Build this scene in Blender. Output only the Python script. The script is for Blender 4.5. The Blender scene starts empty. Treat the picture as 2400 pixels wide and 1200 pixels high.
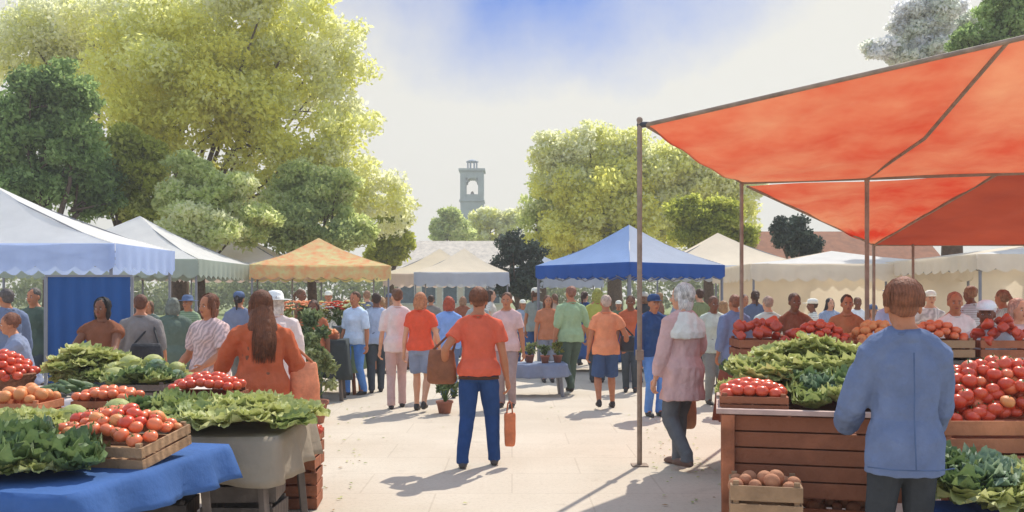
import bpy, bmesh, math, random
import numpy as np
from mathutils import Vector, Matrix, noise as mnoise, Euler

# ---------------------------------------------------------------- camera, sky, sun, exposure
sc = bpy.context.scene
F, H0, YH, CX = 2100.0, 1.68, 695.0, 1200.0        # focal length (px of a 2400 px wide frame), eye height, horizon row
cam_d = bpy.data.cameras.new('camera'); cam = bpy.data.objects.new('camera', cam_d)
sc.collection.objects.link(cam); sc.camera = cam
cam_d.sensor_width = 36.0; cam_d.lens = 36.0 * F / 2400.0
cam_d.shift_y = (YH - 600.0) / 2400.0
cam_d.clip_start = 0.1; cam_d.clip_end = 3000
cam.location = (0, 0, H0); cam.rotation_euler = (math.radians(90), 0, 0)

SUN_EL = math.radians(52); SUN_AZ = math.radians(25)      # azimuth measured from +Y towards +X
sun_dir = Vector((math.sin(SUN_AZ) * math.cos(SUN_EL), math.cos(SUN_AZ) * math.cos(SUN_EL), math.sin(SUN_EL)))
sl = bpy.data.lights.new('sun', 'SUN'); sl.energy = 3.3; sl.angle = math.radians(0.6); sl.color = (1.0, 0.94, 0.85)
so = bpy.data.objects.new('sun', sl); sc.collection.objects.link(so)
so.rotation_euler = sun_dir.to_track_quat('Z', 'Y').to_euler()

world = bpy.data.worlds.new('World'); sc.world = world; world.use_nodes = True
wt = world.node_tree; wt.nodes.clear()
def wn(t, **k):
    n = wt.nodes.new(t)
    for a, b in k.items(): setattr(n, a, b)
    return n
def wm(op, a, b=None, c=None, clamp=False):
    n = wn('ShaderNodeMath', operation=op, use_clamp=clamp)
    for i, x in enumerate((a, b, c)):
        if x is None: continue
        if isinstance(x, (int, float)): n.inputs[i].default_value = x
        else: wt.links.new(x, n.inputs[i])
    return n.outputs[0]
w_out = wn('ShaderNodeOutputWorld'); w_bg = wn('ShaderNodeBackground'); w_sky = wn('ShaderNodeTexSky')
w_sky.sky_type = 'NISHITA'; w_sky.sun_disc = False; w_sky.sun_elevation = SUN_EL; w_sky.sun_rotation = SUN_AZ
w_sky.air_density = 1.3; w_sky.dust_density = 0.6; w_sky.ozone_density = 2.5
tc = wn('ShaderNodeTexCoord'); sep = wn('ShaderNodeSeparateXYZ'); wt.links.new(tc.outputs['Generated'], sep.inputs[0])
nz = wn('ShaderNodeTexNoise'); nz.inputs['Scale'].default_value = 5.0; nz.inputs['Detail'].default_value = 7; nz.inputs['Roughness'].default_value = 0.62
wt.links.new(tc.outputs['Generated'], nz.inputs['Vector'])
hx, hz = 0.03, 0.36                                        # direction of the gap in the thin cloud
dx = wm('MULTIPLY', wm('SUBTRACT', sep.outputs[0], hx), 0.52)
dz = wm('SUBTRACT', sep.outputs[2], hz)
dist = wm('SQRT', wm('ADD', wm('POWER', dx, 2), wm('POWER', dz, 2)))
dist = wm('ADD', dist, wm('MULTIPLY', wm('SUBTRACT', nz.outputs[0], 0.5), 0.17))
cl = wm('MULTIPLY', wm('SUBTRACT', dist, 0.034), 8.0, clamp=True)
hi = wm('MAXIMUM', wm('MULTIPLY_ADD', sep.outputs[2], -3.0, 2.35, clamp=True), 0.75)      # thinner cloud above about 40 degrees
back = wm('MULTIPLY_ADD', sep.outputs[1], 1.5, 0.95, clamp=True)
back = wm('MAXIMUM', back, 0.95)
cl = wm('MULTIPLY', cl, wm('MULTIPLY', hi, back))
mx = wn('ShaderNodeMix', data_type='RGBA')
wt.links.new(cl, mx.inputs[0]); skt = wn('ShaderNodeMix', data_type='RGBA', blend_type='MULTIPLY'); skt.inputs[0].default_value = 1; skt.inputs[7].default_value = (0.165, 0.32, 0.68, 1)
wt.links.new(w_sky.outputs[0], skt.inputs[6]); wt.links.new(skt.outputs[2], mx.inputs[6])
cmx = wn('ShaderNodeMix', data_type='RGBA'); wt.links.new(wm('MULTIPLY', wm('SUBTRACT', sep.outputs[1], 0.6), 5.0, clamp=True), cmx.inputs[0])
cmx.inputs[6].default_value = (5.3, 6.4, 8.3, 1); cmx.inputs[7].default_value = (5.7, 5.6, 5.12, 1); wt.links.new(cmx.outputs[2], mx.inputs[7])
wt.links.new(mx.outputs[2], w_bg.inputs[0]); w_bg.inputs[1].default_value = 0.10
wt.links.new(w_bg.outputs[0], w_out.inputs[0])
sc.view_settings.view_transform = 'Standard'; sc.view_settings.look = 'None'
sc.view_settings.exposure = 0.55; sc.view_settings.gamma = 1.0
try: sc.view_settings.use_curve_mapping = False
except Exception: pass
sc.cycles.max_bounces = 16; sc.cycles.diffuse_bounces = 8; sc.cycles.transmission_bounces = 10
sc.render.resolution_x = 1024; sc.render.resolution_y = 512

# ---------------------------------------------------------------- helpers
R = math.radians
rng = random.Random(7)
COL = sc.collection
def W(px, py, d): return Vector(((px - CX) / F * d, d, H0 + (YH - py) / F * d))
def lin(c): c /= 255.0; return c / 12.92 if c <= 0.04045 else ((c + 0.055) / 1.055) ** 2.4
def C(r, g, b, k=1.0): return (lin(r) * k, lin(g) * k, lin(b) * k)

MATS = {}
def mat(name, col, rough=0.7, var=0.25, scale=6.0, bump=0.0, bscale=40.0, trans=0.0, tint=None, spec=0.3, col2=None, wave=None):
    """procedural material: noise variation between two tones, optional bump, translucency and per-leaf tint"""
    key = (name, tuple(round(x, 4) for x in col), rough, var, scale, bump, trans, str(tint), str(col2), str(wave))
    if key in MATS: return MATS[key]
    m = bpy.data.materials.new(name); m.use_nodes = True; t = m.node_tree; N = t.nodes; L = t.links
    b = N['Principled BSDF']; out = N['Material Output']
    b.inputs['Roughness'].default_value = rough
    b.inputs['Specular IOR Level'].default_value = spec
    tcn = N.new('ShaderNodeTexCoord'); n = N.new('ShaderNodeTexNoise')
    n.inputs['Scale'].default_value = scale; n.inputs['Detail'].default_value = 5; n.inputs['Roughness'].default_value = 0.6
    L.new(tcn.outputs['Object'], n.inputs['Vector'])
    r = N.new('ShaderNodeValToRGB'); r.color_ramp.elements[0].position = 0.32; r.color_ramp.elements[1].position = 0.68
    c2 = col2 or tuple(min(1, x * (1 + var)) for x in col); c1 = tuple(x * (1 - var) for x in col) if not col2 else col
    r.color_ramp.elements[0].color = (*c1, 1); r.color_ramp.elements[1].color = (*c2, 1)
    L.new(n.outputs[0], r.inputs[0]); csock = r.outputs[0]
    if tint:
        at = N.new('ShaderNodeAttribute'); at.attribute_name = 'tint'
        r2 = N.new('ShaderNodeValToRGB'); els = r2.color_ramp.elements
        els[0].color = (*tint[0], 1); els[1].color = (*tint[-1], 1)
        for i, c in enumerate(tint[1:-1]):
            e = els.new((i + 1) / (len(tint) - 1)); e.color = (*c, 1)
        L.new(at.outputs['Fac'], r2.inputs[0]); csock = r2.outputs[0]
    if wave:
        wv = N.new('ShaderNodeTexWave'); wv.inputs['Scale'].default_value = wave[0]; wv.inputs['Distortion'].default_value = wave[1]
        wv.bands_direction = wave[2]; wv.inputs['Detail'].default_value = 3
        L.new(tcn.outputs['Object'], wv.inputs['Vector'])
        mm = N.new('ShaderNodeMix'); mm.data_type = 'RGBA'; mm.blend_type = 'MULTIPLY'; mm.inputs[0].default_value = wave[3]
        L.new(csock, mm.inputs[6]); L.new(wv.outputs['Color'], mm.inputs[7]); csock = mm.outputs[2]
    L.new(csock, b.inputs['Base Color'])
    nrm = None
    if bump:
        n2 = N.new('ShaderNodeTexNoise'); n2.inputs['Scale'].default_value = bscale; n2.inputs['Detail'].default_value = 4
        L.new(tcn.outputs['Object'], n2.inputs['Vector'])
        bp = N.new('ShaderNodeBump'); bp.inputs['Strength'].default_value = bump; bp.inputs['Distance'].default_value = 0.02
        L.new(n2.outputs[0], bp.inputs['Height']); L.new(bp.outputs[0], b.inputs['Normal']); nrm = bp.outputs[0]
    if trans:
        tr = N.new('ShaderNodeBsdfTranslucent'); L.new(csock, tr.inputs[0]); ms = N.new('ShaderNodeMixShader'); ms.inputs[0].default_value = trans
        if nrm: L.new(nrm, tr.inputs['Normal'])
        L.new(b.outputs[0], ms.inputs[1]); L.new(tr.outputs[0], ms.inputs[2]); L.new(ms.outputs[0], out.inputs[0])
    MATS[key] = m; return m

class MB:
    def __init__(s): s.v = []; s.f = []; s.m = []; s.s = []
    def add(s, vs, fs, mi=0, smooth=True):
        o = len(s.v); s.v.extend([tuple(v) for v in vs]); s.f.extend([tuple(i + o for i in f) for f in fs])
        s.m.extend([mi] * len(fs)); s.s.extend([smooth] * len(fs)); return s
    def box(s, c, size, rot=None, mi=0):
        x, y, z = (q / 2 for q in size); c = Vector(c)
        P = [Vector((a * x, b * y, d * z)) for a in (-1, 1) for b in (-1, 1) for d in (-1, 1)]
        if rot is not None:
            if isinstance(rot, (tuple, list)): rot = Euler(rot).to_matrix()
            P = [rot @ p for p in P]
        return s.add([p + c for p in P], [(0, 1, 3, 2), (4, 6, 7, 5), (0, 4, 5, 1), (2, 3, 7, 6), (0, 2, 6, 4), (1, 5, 7, 3)], mi, False)
    def bar(s, a, b, w, t, mi=0):
        a = Vector(a); b = Vector(b); d = b - a
        return s.box((a + b) / 2, (w, t, d.length), d.to_track_quat('Z', 'Y').to_matrix(), mi)
    def tube(s, pts, rad, n=8, mi=0, round_ends=True, sy=1.0):
        pts = [Vector(p) for p in pts]
        if isinstance(rad, (int, float)): rad = [rad] * len(pts)
        P = []; Rr = []
        if round_ends:
            d0 = (pts[0] - pts[1]).normalized(); d1 = (pts[-1] - pts[-2]).normalized()
            P += [pts[0] + d0 * rad[0] * 0.87, ]; Rr += [rad[0] * 0.5]
            P += pts; Rr += rad
            P += [pts[-1] + d1 * rad[-1] * 0.87]; Rr += [rad[-1] * 0.5]
        else: P = pts; Rr = list(rad)
        vs = []; up = Vector((0, 0, 1)); prev = None
        for i, p in enumerate(P):
            d = (P[min(i + 1, len(P) - 1)] - P[max(i - 1, 0)]).normalized()
            if prev is None: prev = d.orthogonal().normalized()
            prev = (prev - d * prev.dot(d)).normalized(); q = d.cross(prev)
            for k in range(n):
                a = 2 * math.pi * k / n; vs.append(p + (prev * math.cos(a) + q * math.sin(a) * sy) * Rr[i])
        fs = [(i * n + k, i * n + (k + 1) % n, (i + 1) * n + (k + 1) % n, (i + 1) * n + k) for i in range(len(P) - 1) for k in range(n)]
        fs.append(tuple(range(n))[::-1]); fs.append(tuple((len(P) - 1) * n + k for k in range(n)))
        return s.add(vs, fs, mi)
    def loft(s, rings, n=16, mi=0, M=None, closed=True, power=2.0):
        """rings: (cx, cy, cz, rx, ry)"""
        vs = []
        for (cx, cy, cz, rx, ry) in rings:
            for k in range(n):
                a = 2 * math.pi * k / n; ca, sa = math.cos(a), math.sin(a)
                q = (abs(ca) ** power + abs(sa) ** power) ** (-1 / power)
                p = Vector((cx + rx * ca * q, cy + ry * sa * q, cz)); vs.append(M @ p if M else p)
        m = len(rings)
        fs = [(i * n + k, i * n + (k + 1) % n, (i + 1) * n + (k + 1) % n, (i + 1) * n + k) for i in range(m - 1) for k in range(n)]
        if closed: fs.append(tuple(range(n))[::-1]); fs.append(tuple((m - 1) * n + k for k in range(n)))
        return s.add(vs, fs, mi)
    def ell(s, c, r, n=12, mi=0, M=None, rot=None):
        if isinstance(r, (int, float)): r = (r, r, r)
        c = Vector(c); m = max(5, n // 2 + 1); vs = []
        for i in range(1, m):
            th = math.pi * i / m
            for k in range(n):
                a = 2 * math.pi * k / n
                vs.append(Vector((r[0] * math.sin(th) * math.cos(a), r[1] * math.sin(th) * math.sin(a), -r[2] * math.cos(th))))
        vs += [Vector((0, 0, -r[2])), Vector((0, 0, r[2]))]
        if rot is not None: vs = [rot @ v for v in vs]
        vs = [v + c for v in vs]
        if M: vs = [M @ v for v in vs]
        fs = [(i * n + k, i * n + (k + 1) % n, (i + 1) * n + (k + 1) % n, (i + 1) * n + k) for i in range(m - 2) for k in range(n)]
        b = (m - 1) * n
        fs += [(b, (k + 1) % n, k) for k in range(n)]
        fs += [((m - 2) * n + k, (m - 2) * n + (k + 1) % n, b + 1) for k in range(n)]
        return s.add(vs, fs, mi)
    def sheet(s, fn, nu, nv, mi=0):
        vs = [fn(i / nu, j / nv) for j in range(nv + 1) for i in range(nu + 1)]
        fs = [(j * (nu + 1) + i, j * (nu + 1) + i + 1, (j + 1) * (nu + 1) + i + 1, (j + 1) * (nu + 1) + i) for j in range(nv) for i in range(nu)]
        return s.add(vs, fs, mi)
    def build(s, name, mats, parent=None, bevel=0, thick=0, at=None):
        me = bpy.data.meshes.new(name); me.from_pydata(s.v, [], s.f)
        if not isinstance(mats, (list, tuple)): mats = [mats]
        for m in mats: me.materials.append(m)
        me.polygons.foreach_set('material_index', s.m); me.polygons.foreach_set('use_smooth', s.s); me.update()
        o = bpy.data.objects.new(name, me); COL.objects.link(o)
        if parent: o.parent = parent
        if at is not None: o.location = at
        if bevel:
            b = o.modifiers.new('bevel', 'BEVEL'); b.width = bevel; b.segments = 2; b.limit_method = 'ANGLE'
        if thick:
            b = o.modifiers.new('thickness', 'SOLIDIFY'); b.thickness = thick; b.offset = 0
        return o

def tag(o, label=None, cat=None, group=None, kind=None):
    if label: o['label'] = label
    if cat: o['category'] = cat
    if group: o['group'] = group
    if kind: o['kind'] = kind
    return o
def empty(name, loc, rz=0, label=None, cat=None, group=None):
    o = bpy.data.objects.new(name, None); COL.objects.link(o); o.location = loc; o.rotation_euler = (0, 0, rz); o.empty_display_size = 0.1
    return tag(o, label, cat, group)
def kids(o): return KID.get(o.name, [])
KID = {}
def copy_tree(o, loc, rot=None, scale=None, label=None, group=None, children=None):
    c = o.copy(); COL.objects.link(c); c.location = loc
    if rot is not None: c.rotation_euler = rot
    if scale is not None: c.scale = (scale, scale, scale) if isinstance(scale, (int, float)) else scale
    if label: c['label'] = label
    if group: c['group'] = group
    for ch in (children or []):
        d = ch.copy(); COL.objects.link(d); d.parent = c
    return c

tmp_scene = bpy.data.scenes.new('tmp')
def remesh(mb, voxel, smooth=4, fold=0.0, fseed=0, fscale=9.0, fz=0.35):
    """fuse overlapping closed pieces into one continuous skin; returns a new MB"""
    me = bpy.data.meshes.new('t'); me.from_pydata(mb.v, [], mb.f); o = bpy.data.objects.new('t', me)
    tmp_scene.collection.objects.link(o)
    r = o.modifiers.new('r', 'REMESH'); r.mode = 'VOXEL'; r.voxel_size = voxel; r.use_smooth_shade = True
    sm = o.modifiers.new('s', 'SMOOTH'); sm.factor = 0.5; sm.iterations = smooth
    vl = tmp_scene.view_layers[0]; vl.update(); dg = vl.depsgraph or bpy.context.evaluated_depsgraph_get(); dg.update()
    e = o.evaluated_get(dg); em = e.to_mesh()
    n = len(em.vertices); co = np.empty(n * 3, 'f'); em.vertices.foreach_get('co', co); co = co.reshape(-1, 3)
    if fold:
        nr = np.empty(n * 3, 'f'); em.vertices.foreach_get('normal', nr); nr = nr.reshape(-1, 3)
        amp = np.array([mnoise.noise(Vector((c[0] * fscale + fseed, c[1] * fscale, c[2] * fscale * fz))) +
                        0.5 * mnoise.noise(Vector((c[0] * fscale * 2.3 + fseed, c[1] * fscale * 2.3, c[2] * fscale * 1.3 + 5))) for c in co])
        co = co + nr * (amp * fold)[:, None]
    out = MB(); out.v = [tuple(map(float, c)) for c in co]; out.f = [tuple(p.vertices) for p in em.polygons]
    out.m = [0] * len(out.f); out.s = [True] * len(out.f)
    e.to_mesh_clear(); bpy.data.objects.remove(o); bpy.data.meshes.remove(me)
    return out

# ---------------------------------------------------------------- the setting
def ground_mat():
    m = bpy.data.materials.new('pale_paving'); m.use_nodes = True; t = m.node_tree; N = t.nodes; L = t.links; b = N['Principled BSDF']
    b.inputs['Roughness'].default_value = 0.9; b.inputs['Specular IOR Level'].default_value = 0.15
    tcn = N.new('ShaderNodeTexCoord')
    def nz_(scale, det=6, ro=0.6):
        n = N.new('ShaderNodeTexNoise'); n.inputs['Scale'].default_value = scale; n.inputs['Detail'].default_value = det; n.inputs['Roughness'].default_value = ro
        L.new(tcn.outputs['Object'], n.inputs['Vector']); return n.outputs[0]
    r = N.new('ShaderNodeValToRGB'); r.color_ramp.elements[0].color = (0.53, 0.45, 0.345, 1); r.color_ramp.elements[1].color = (0.64, 0.565, 0.455, 1)
    r.color_ramp.elements[0].position = 0.3; r.color_ramp.elements[1].position = 0.7; L.new(nz_(0.45), r.inputs[0])
    r2 = N.new('ShaderNodeValToRGB'); r2.color_ramp.elements[0].color = (0.80, 0.78, 0.76, 1); r2.color_ramp.elements[1].color = (1, 1, 1, 1)
    r2.color_ramp.elements[0].position = 0.32; r2.color_ramp.elements[1].position = 0.5; L.new(nz_(28, 8, 0.75), r2.inputs[0])
    mm = N.new('ShaderNodeMix'); mm.data_type = 'RGBA'; mm.blend_type = 'MULTIPLY'; mm.inputs[0].default_value = 0.8
    L.new(r.outputs[0], mm.inputs[6]); L.new(r2.outputs[0], mm.inputs[7])
    vo = N.new('ShaderNodeTexVoronoi'); vo.inputs['Scale'].default_value = 2.2; L.new(tcn.outputs['Object'], vo.inputs['Vector'])
    r3 = N.new('ShaderNodeValToRGB'); r3.color_ramp.elements[0].color = (0.72, 0.68, 0.64, 1); r3.color_ramp.elements[1].color = (1, 1, 1, 1)
    r3.color_ramp.elements[0].position = 0.02; r3.color_ramp.elements[1].position = 0.05; L.new(vo.outputs['Distance'], r3.inputs[0])
    m2 = N.new('ShaderNodeMix'); m2.data_type = 'RGBA'; m2.blend_type = 'MULTIPLY'; m2.inputs[0].default_value = 0.8
    L.new(mm.outputs[2], m2.inputs[6]); L.new(r3.outputs[0], m2.inputs[7])
    bk = N.new('ShaderNodeTexBrick'); bk.inputs['Scale'].default_value = 1.0; bk.inputs['Brick Width'].default_value = 1.3; bk.inputs['Row Height'].default_value = .85; bk.inputs['Mortar Size'].default_value = .008
    bk.inputs['Color1'].default_value = (1, 1, 1, 1); bk.inputs['Color2'].default_value = (.93, .93, .93, 1); bk.inputs['Mortar'].default_value = (.70, .67, .64, 1); L.new(tcn.outputs['Object'], bk.inputs['Vector'])
    m3 = N.new('ShaderNodeMix'); m3.data_type = 'RGBA'; m3.blend_type = 'MULTIPLY'; m3.inputs[0].default_value = .45
    st = N.new('ShaderNodeValToRGB'); st.color_ramp.elements[0].color = (.72, .70, .67, 1); st.color_ramp.elements[1].color = (1, 1, 1, 1); st.color_ramp.elements[0].position = .30; st.color_ramp.elements[1].position = .42; L.new(nz_(1.7, 9, .7), st.inputs[0])
    m4 = N.new('ShaderNodeMix'); m4.data_type = 'RGBA'; m4.blend_type = 'MULTIPLY'; m4.inputs[0].default_value = .5
    L.new(m2.outputs[2], m3.inputs[6]); L.new(bk.outputs['Color'], m3.inputs[7]); L.new(m3.outputs[2], m4.inputs[6]); L.new(st.outputs[0], m4.inputs[7]); L.new(m4.outputs[2], b.inputs['Base Color'])
    bp = N.new('ShaderNodeBump'); bp.inputs['Strength'].default_value = 0.25; bp.inputs['Distance'].default_value = 0.02
    L.new(nz_(60, 8, 0.7), bp.inputs['Height']); L.new(bp.outputs[0], b.inputs['Normal'])
    return m
g = MB(); g.sheet(lambda u, v: Vector(((u - .5) * 1600, (v - .2) * 1600, 0)), 8, 8)
tag(g.build('ground', ground_mat()), kind='structure')
lawn = MB(); lawn.sheet(lambda u, v: Vector(((u - .5) * 500, 44 + v * 350, 0.004)), 8, 8)
tag(lawn.build('lawn', mat('lawn', C(120, 130, 70), .9, .3, .8, .4, 8)), kind='structure')

# ---- trees
def leaf_cloud(name, clumps, n, size, mt, parent=None, seed=0, flat=0.75):
    """clumps: (x, y, z, r, tint); leaves are small folded blades scattered through each clump"""
    r = np.random.default_rng(seed); w = np.array([c[3] ** 2.2 for c in clumps]); w /= w.sum()
    idx = r.choice(len(clumps), n, p=w); cc = np.array(clumps)[idx]
    d = r.normal(size=(n, 3)); d /= np.linalg.norm(d, axis=1)[:, None]
    rad = cc[:, 3] * (r.random(n) ** 0.45) * (0.85 + 0.3 * r.random(n))
    P = cc[:, :3] + d * rad[:, None] * np.array([1, 1, flat])
    a = r.normal(size=(n, 3)); a[:, 2] -= 0.35; a /= np.linalg.norm(a, axis=1)[:, None]
    b = np.cross(a, r.normal(size=(n, 3)) + d * 1.5); b /= np.linalg.norm(b, axis=1)[:, None]
    s = size * (0.6 + 0.8 * r.random(n))[:, None]
    nn = np.cross(a, b)
    V = np.stack([P - a * s * .5, P + b * s * .27 + nn * s * .08, P + a * s * .5, P - b * s * .27 + nn * s * .08], 1).reshape(-1, 3)
    me = bpy.data.meshes.new(name); me.vertices.add(4 * n); me.vertices.foreach_set('co', V.ravel().astype('f'))
    me.loops.add(4 * n); me.loops.foreach_set('vertex_index', np.arange(4 * n, dtype='i'))
    me.polygons.add(n); me.polygons.foreach_set('loop_start', np.arange(0, 4 * n, 4, dtype='i'))
    me.update(calc_edges=True); me.materials.append(mt)
    at = me.attributes.new('tint', 'FLOAT', 'FACE'); at.data.foreach_set('value', np.clip(cc[:, 4] + r.normal(size=n) * .12, 0, 1).astype('f'))
    o = bpy.data.objects.new(name, me); COL.objects.link(o)
    if parent: o.parent = parent
    return o

YEL = [C(144, 140, 60), C(176, 172, 78), C(202, 198, 110), C(224, 218, 152)]
OLV = [C(96, 102, 42), C(120, 124, 48), C(142, 144, 66), C(176, 178, 100)]
DRK = [C(68, 82, 50), C(92, 108, 62), C(114, 130, 82), C(144, 156, 106)]
SAGE = [C(114, 124, 80), C(138, 146, 94), C(158, 164, 108), C(186, 188, 138)]
PALE = [C(150, 158, 142), C(172, 178, 162), C(190, 194, 178), C(206, 208, 192)]
BLK = [C(44, 54, 46), C(60, 74, 60), C(78, 92, 76), C(100, 112, 92)]
bark = mat('bark', C(96, 80, 66), .95, .35, 14, .8, 30)
def tree(kind, label, px, d, lobes, pal, n, leaf, trunk_r=.22, dens=26, seed=1, group=None, gap=.5, trans=.68):
    """lobes: (px, py, rx_px, rz_px, depth offset in m, tint) on the photograph, turned into world size at distance d"""
    r = random.Random(seed); base = Vector(((px - CX) / F * d, d, 0))
    root = empty(kind, base, 0, label, 'tree', group)
    clumps = []; cents = []
    for (lx, ly, rx, rz, dy, ti) in lobes:
        c = W(lx, ly, d) - base; c.y += dy; RX, RZ = rx / F * d, rz / F * d; cents.append((c, RZ))
        k = max(8, int(dens * 1.7 * len(lobes) ** -.3))
        for _ in range(k):
            v = Vector((r.gauss(0, 1), r.gauss(0, 1), r.gauss(0, 1))).normalized() * (r.random() ** .4)
            q = r.uniform(.26, .50)
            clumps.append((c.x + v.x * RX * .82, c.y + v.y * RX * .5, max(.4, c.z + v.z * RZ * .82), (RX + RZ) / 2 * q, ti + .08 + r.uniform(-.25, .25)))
    km = {id(YEL): 1.9, id(DRK): 2.6, id(OLV): 2.4, id(SAGE): 2.1, id(PALE): 1.7, id(BLK): 1.1}[id(pal)]
    pal = [tuple(min(.86, v * km) for v in c) for c in pal]
    mt = mat('leaves_' + kind, (0, 0, 0), .55, tint=pal, trans=trans, spec=.25)
    leaf_cloud('crown', clumps, int(n * 1.35), leaf * .92, mt, root, seed)
    tb = MB(); low = min(c.z - rz for c, rz in cents); fork = Vector((0, 0, max(.8, low * .9)))
    tb.tube([(0, 0, -.2), (0.03, .02, fork.z * .5), fork], [trunk_r * 1.5, trunk_r * 1.05, trunk_r * .9], 12)
    for c, rz in cents:
        e = c + Vector((0, 0, rz * .3)); mid = fork.lerp(e, .5) + Vector((r.uniform(-.3, .3), r.uniform(-.3, .3), -.1 * rz))
        tb.tube([fork - Vector((0, 0, .2)), mid, e], [trunk_r * .42, trunk_r * .24, trunk_r * .06], 8)
        for _ in range(4):
            q = r.choice(clumps); t = r.uniform(.4, .9); s0 = fork.lerp(e, t)
            if (Vector(q[:3]) - c).length < rz * 2: tb.tube([s0, Vector(q[:3])], [trunk_r * .2, trunk_r * .04], 6)
    tb.build('trunk', bark, root)
    return root

tree('broadleaf_tree', 'very large pale yellow-green tree spreading over the tents on the left', 420, 30,
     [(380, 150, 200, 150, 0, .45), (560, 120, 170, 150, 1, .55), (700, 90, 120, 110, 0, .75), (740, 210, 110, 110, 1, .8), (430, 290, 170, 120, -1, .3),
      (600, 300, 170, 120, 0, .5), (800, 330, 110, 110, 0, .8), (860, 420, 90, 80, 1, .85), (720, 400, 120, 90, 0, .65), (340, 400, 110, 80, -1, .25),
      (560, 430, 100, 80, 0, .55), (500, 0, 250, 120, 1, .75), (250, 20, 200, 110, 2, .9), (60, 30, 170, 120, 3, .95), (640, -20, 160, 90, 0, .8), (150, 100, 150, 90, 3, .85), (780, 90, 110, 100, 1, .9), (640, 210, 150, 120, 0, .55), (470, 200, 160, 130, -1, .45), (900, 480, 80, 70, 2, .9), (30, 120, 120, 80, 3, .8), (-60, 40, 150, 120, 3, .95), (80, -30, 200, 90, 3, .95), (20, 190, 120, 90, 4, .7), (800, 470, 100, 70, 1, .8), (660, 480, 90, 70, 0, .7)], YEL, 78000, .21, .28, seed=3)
tree('broadleaf_tree', 'dark blue-green tree at the far left edge above the white tent', 120, 25,
     [(130, 220, 105, 85, 0, .35), (40, 300, 110, 110, 0, .3), (170, 320, 80, 90, 0, .45), (80, 430, 130, 90, 0, .3), (190, 430, 80, 90, 1, .25)], DRK, 26000, .17, .24, seed=5)
tree('broadleaf_tree', 'dark olive tree with a forked trunk behind the second white tent', 290, 27,
     [(270, 340, 70, 70, 0, .35), (330, 380, 80, 70, 0, .4), (250, 450, 80, 80, 0, .3), (330, 470, 80, 70, 0, .5)], OLV, 14000, .17, .2, seed=8)
tree('broadleaf_tree', 'small grey-green tree in front of the largest left tree', 470, 26,
     [(450, 400, 60, 60, 0, .5), (520, 450, 80, 65, 0, .7), (430, 480, 80, 70, 0, .6), (490, 540, 100, 60, -1, .85), (590, 520, 70, 60, 0, .6)], SAGE, 20000, .17, .12, seed=9)
tree('broadleaf_tree', 'rounded grey-olive tree above the mottled yellow tent', 730, 28.6,
     [(700, 420, 60, 60, 0, .55), (760, 470, 80, 70, 0, .3), (680, 490, 70, 80, 0, .5), (740, 550, 110, 60, -1, .12), (830, 550, 60, 60, 0, .35), (790, 430, 60, 60, 0, .6)], SAGE, 22000, .16, .15, seed=11)
tree('small_tree', 'slim olive tree at the right end of the left tree line', 915, 36,
     [(915, 505, 50, 45, 0, .45), (920, 560, 62, 50, 0, .35), (900, 600, 55, 38, 0, .25)], OLV, 11000, .18, .14, seed=12)
tree('small_tree', 'little sage tree below the bell tower', 1050, 70,
     [(1050, 510, 38, 34, 0, .5), (1030, 540, 34, 28, 0, .4), (1075, 540, 40, 30, 0, .6)], SAGE, 7000, .35, .25, seed=13)
tree('small_tree', 'pale yellow tree to the right of the bell tower', 1160, 74,
     [(1140, 510, 45, 32, 0, .9), (1185, 520, 42, 38, 0, .85), (1120, 550, 55, 30, 0, .7)], YEL, 8000, .36, .25, seed=14)
tree('broadleaf_tree', 'large round yellow-green tree behind the blue tent', 1440, 40,
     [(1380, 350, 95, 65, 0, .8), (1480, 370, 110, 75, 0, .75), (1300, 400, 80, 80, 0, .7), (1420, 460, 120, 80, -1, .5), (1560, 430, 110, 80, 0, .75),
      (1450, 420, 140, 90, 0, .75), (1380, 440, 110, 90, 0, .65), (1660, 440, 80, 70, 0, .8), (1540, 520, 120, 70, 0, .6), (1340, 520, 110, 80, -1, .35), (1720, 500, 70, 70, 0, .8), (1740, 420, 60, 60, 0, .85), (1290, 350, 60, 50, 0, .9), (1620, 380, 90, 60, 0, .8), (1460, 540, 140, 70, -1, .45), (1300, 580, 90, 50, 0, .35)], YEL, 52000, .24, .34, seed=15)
tree('broadleaf_tree', 'grey-green tree on the left flank of the large round tree', 1270, 42,
     [(1280, 430, 45, 60, 0, .6), (1260, 500, 55, 60, 0, .65), (1320, 500, 50, 70, 0, .3), (1300, 570, 70, 45, 0, .35)], SAGE, 12000, .19, .2, seed=16)
tree('small_tree', 'low dark olive tree between the tall pole and the red awning', 1660, 31,
     [(1620, 500, 70, 45, 0, .35), (1690, 500, 70, 50, 0, .4), (1650, 555, 90, 40, 0, .2), (1730, 560, 60, 45, 0, .15)], OLV, 15000, .16, .18, seed=17)
tree('dark_bush', 'almost black clipped bush behind the left corner of the blue tent', 1215, 30,
     [(1200, 570, 40, 35, 0, .35), (1240, 590, 48, 30, 0, .2), (1195, 605, 38, 24, 0, .2), (1180, 640, 50, 34, 0, .2), (1245, 640, 55, 34, 0, .2), (1210, 670, 70, 30, 0, .2)], BLK, 9000, .13, .12, seed=18, trans=.2)
tree('dark_bush', 'dark green bush showing under the left corner of the red awning', 1860, 30,
     [(1850, 545, 55, 45, 0, .3), (1880, 575, 50, 35, 0, .1)], BLK, 7000, .14, .12, seed=19, trans=.3)
tree('broadleaf_tree', 'tall pale grey-green tree rising above the red awning', 2230, 26,
     [(2150, 60, 75, 60, 0, .7), (2070, 118, 55, 32, 0, .75), (2190, 20, 80, 60, 0, .7), (2190, 110, 90, 50, 0, .65), (2300, 60, 80, 70, 1, .45), (2150, 140, 70, 40, 0, .6)], PALE, 20000, .17, .26, seed=20)
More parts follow.
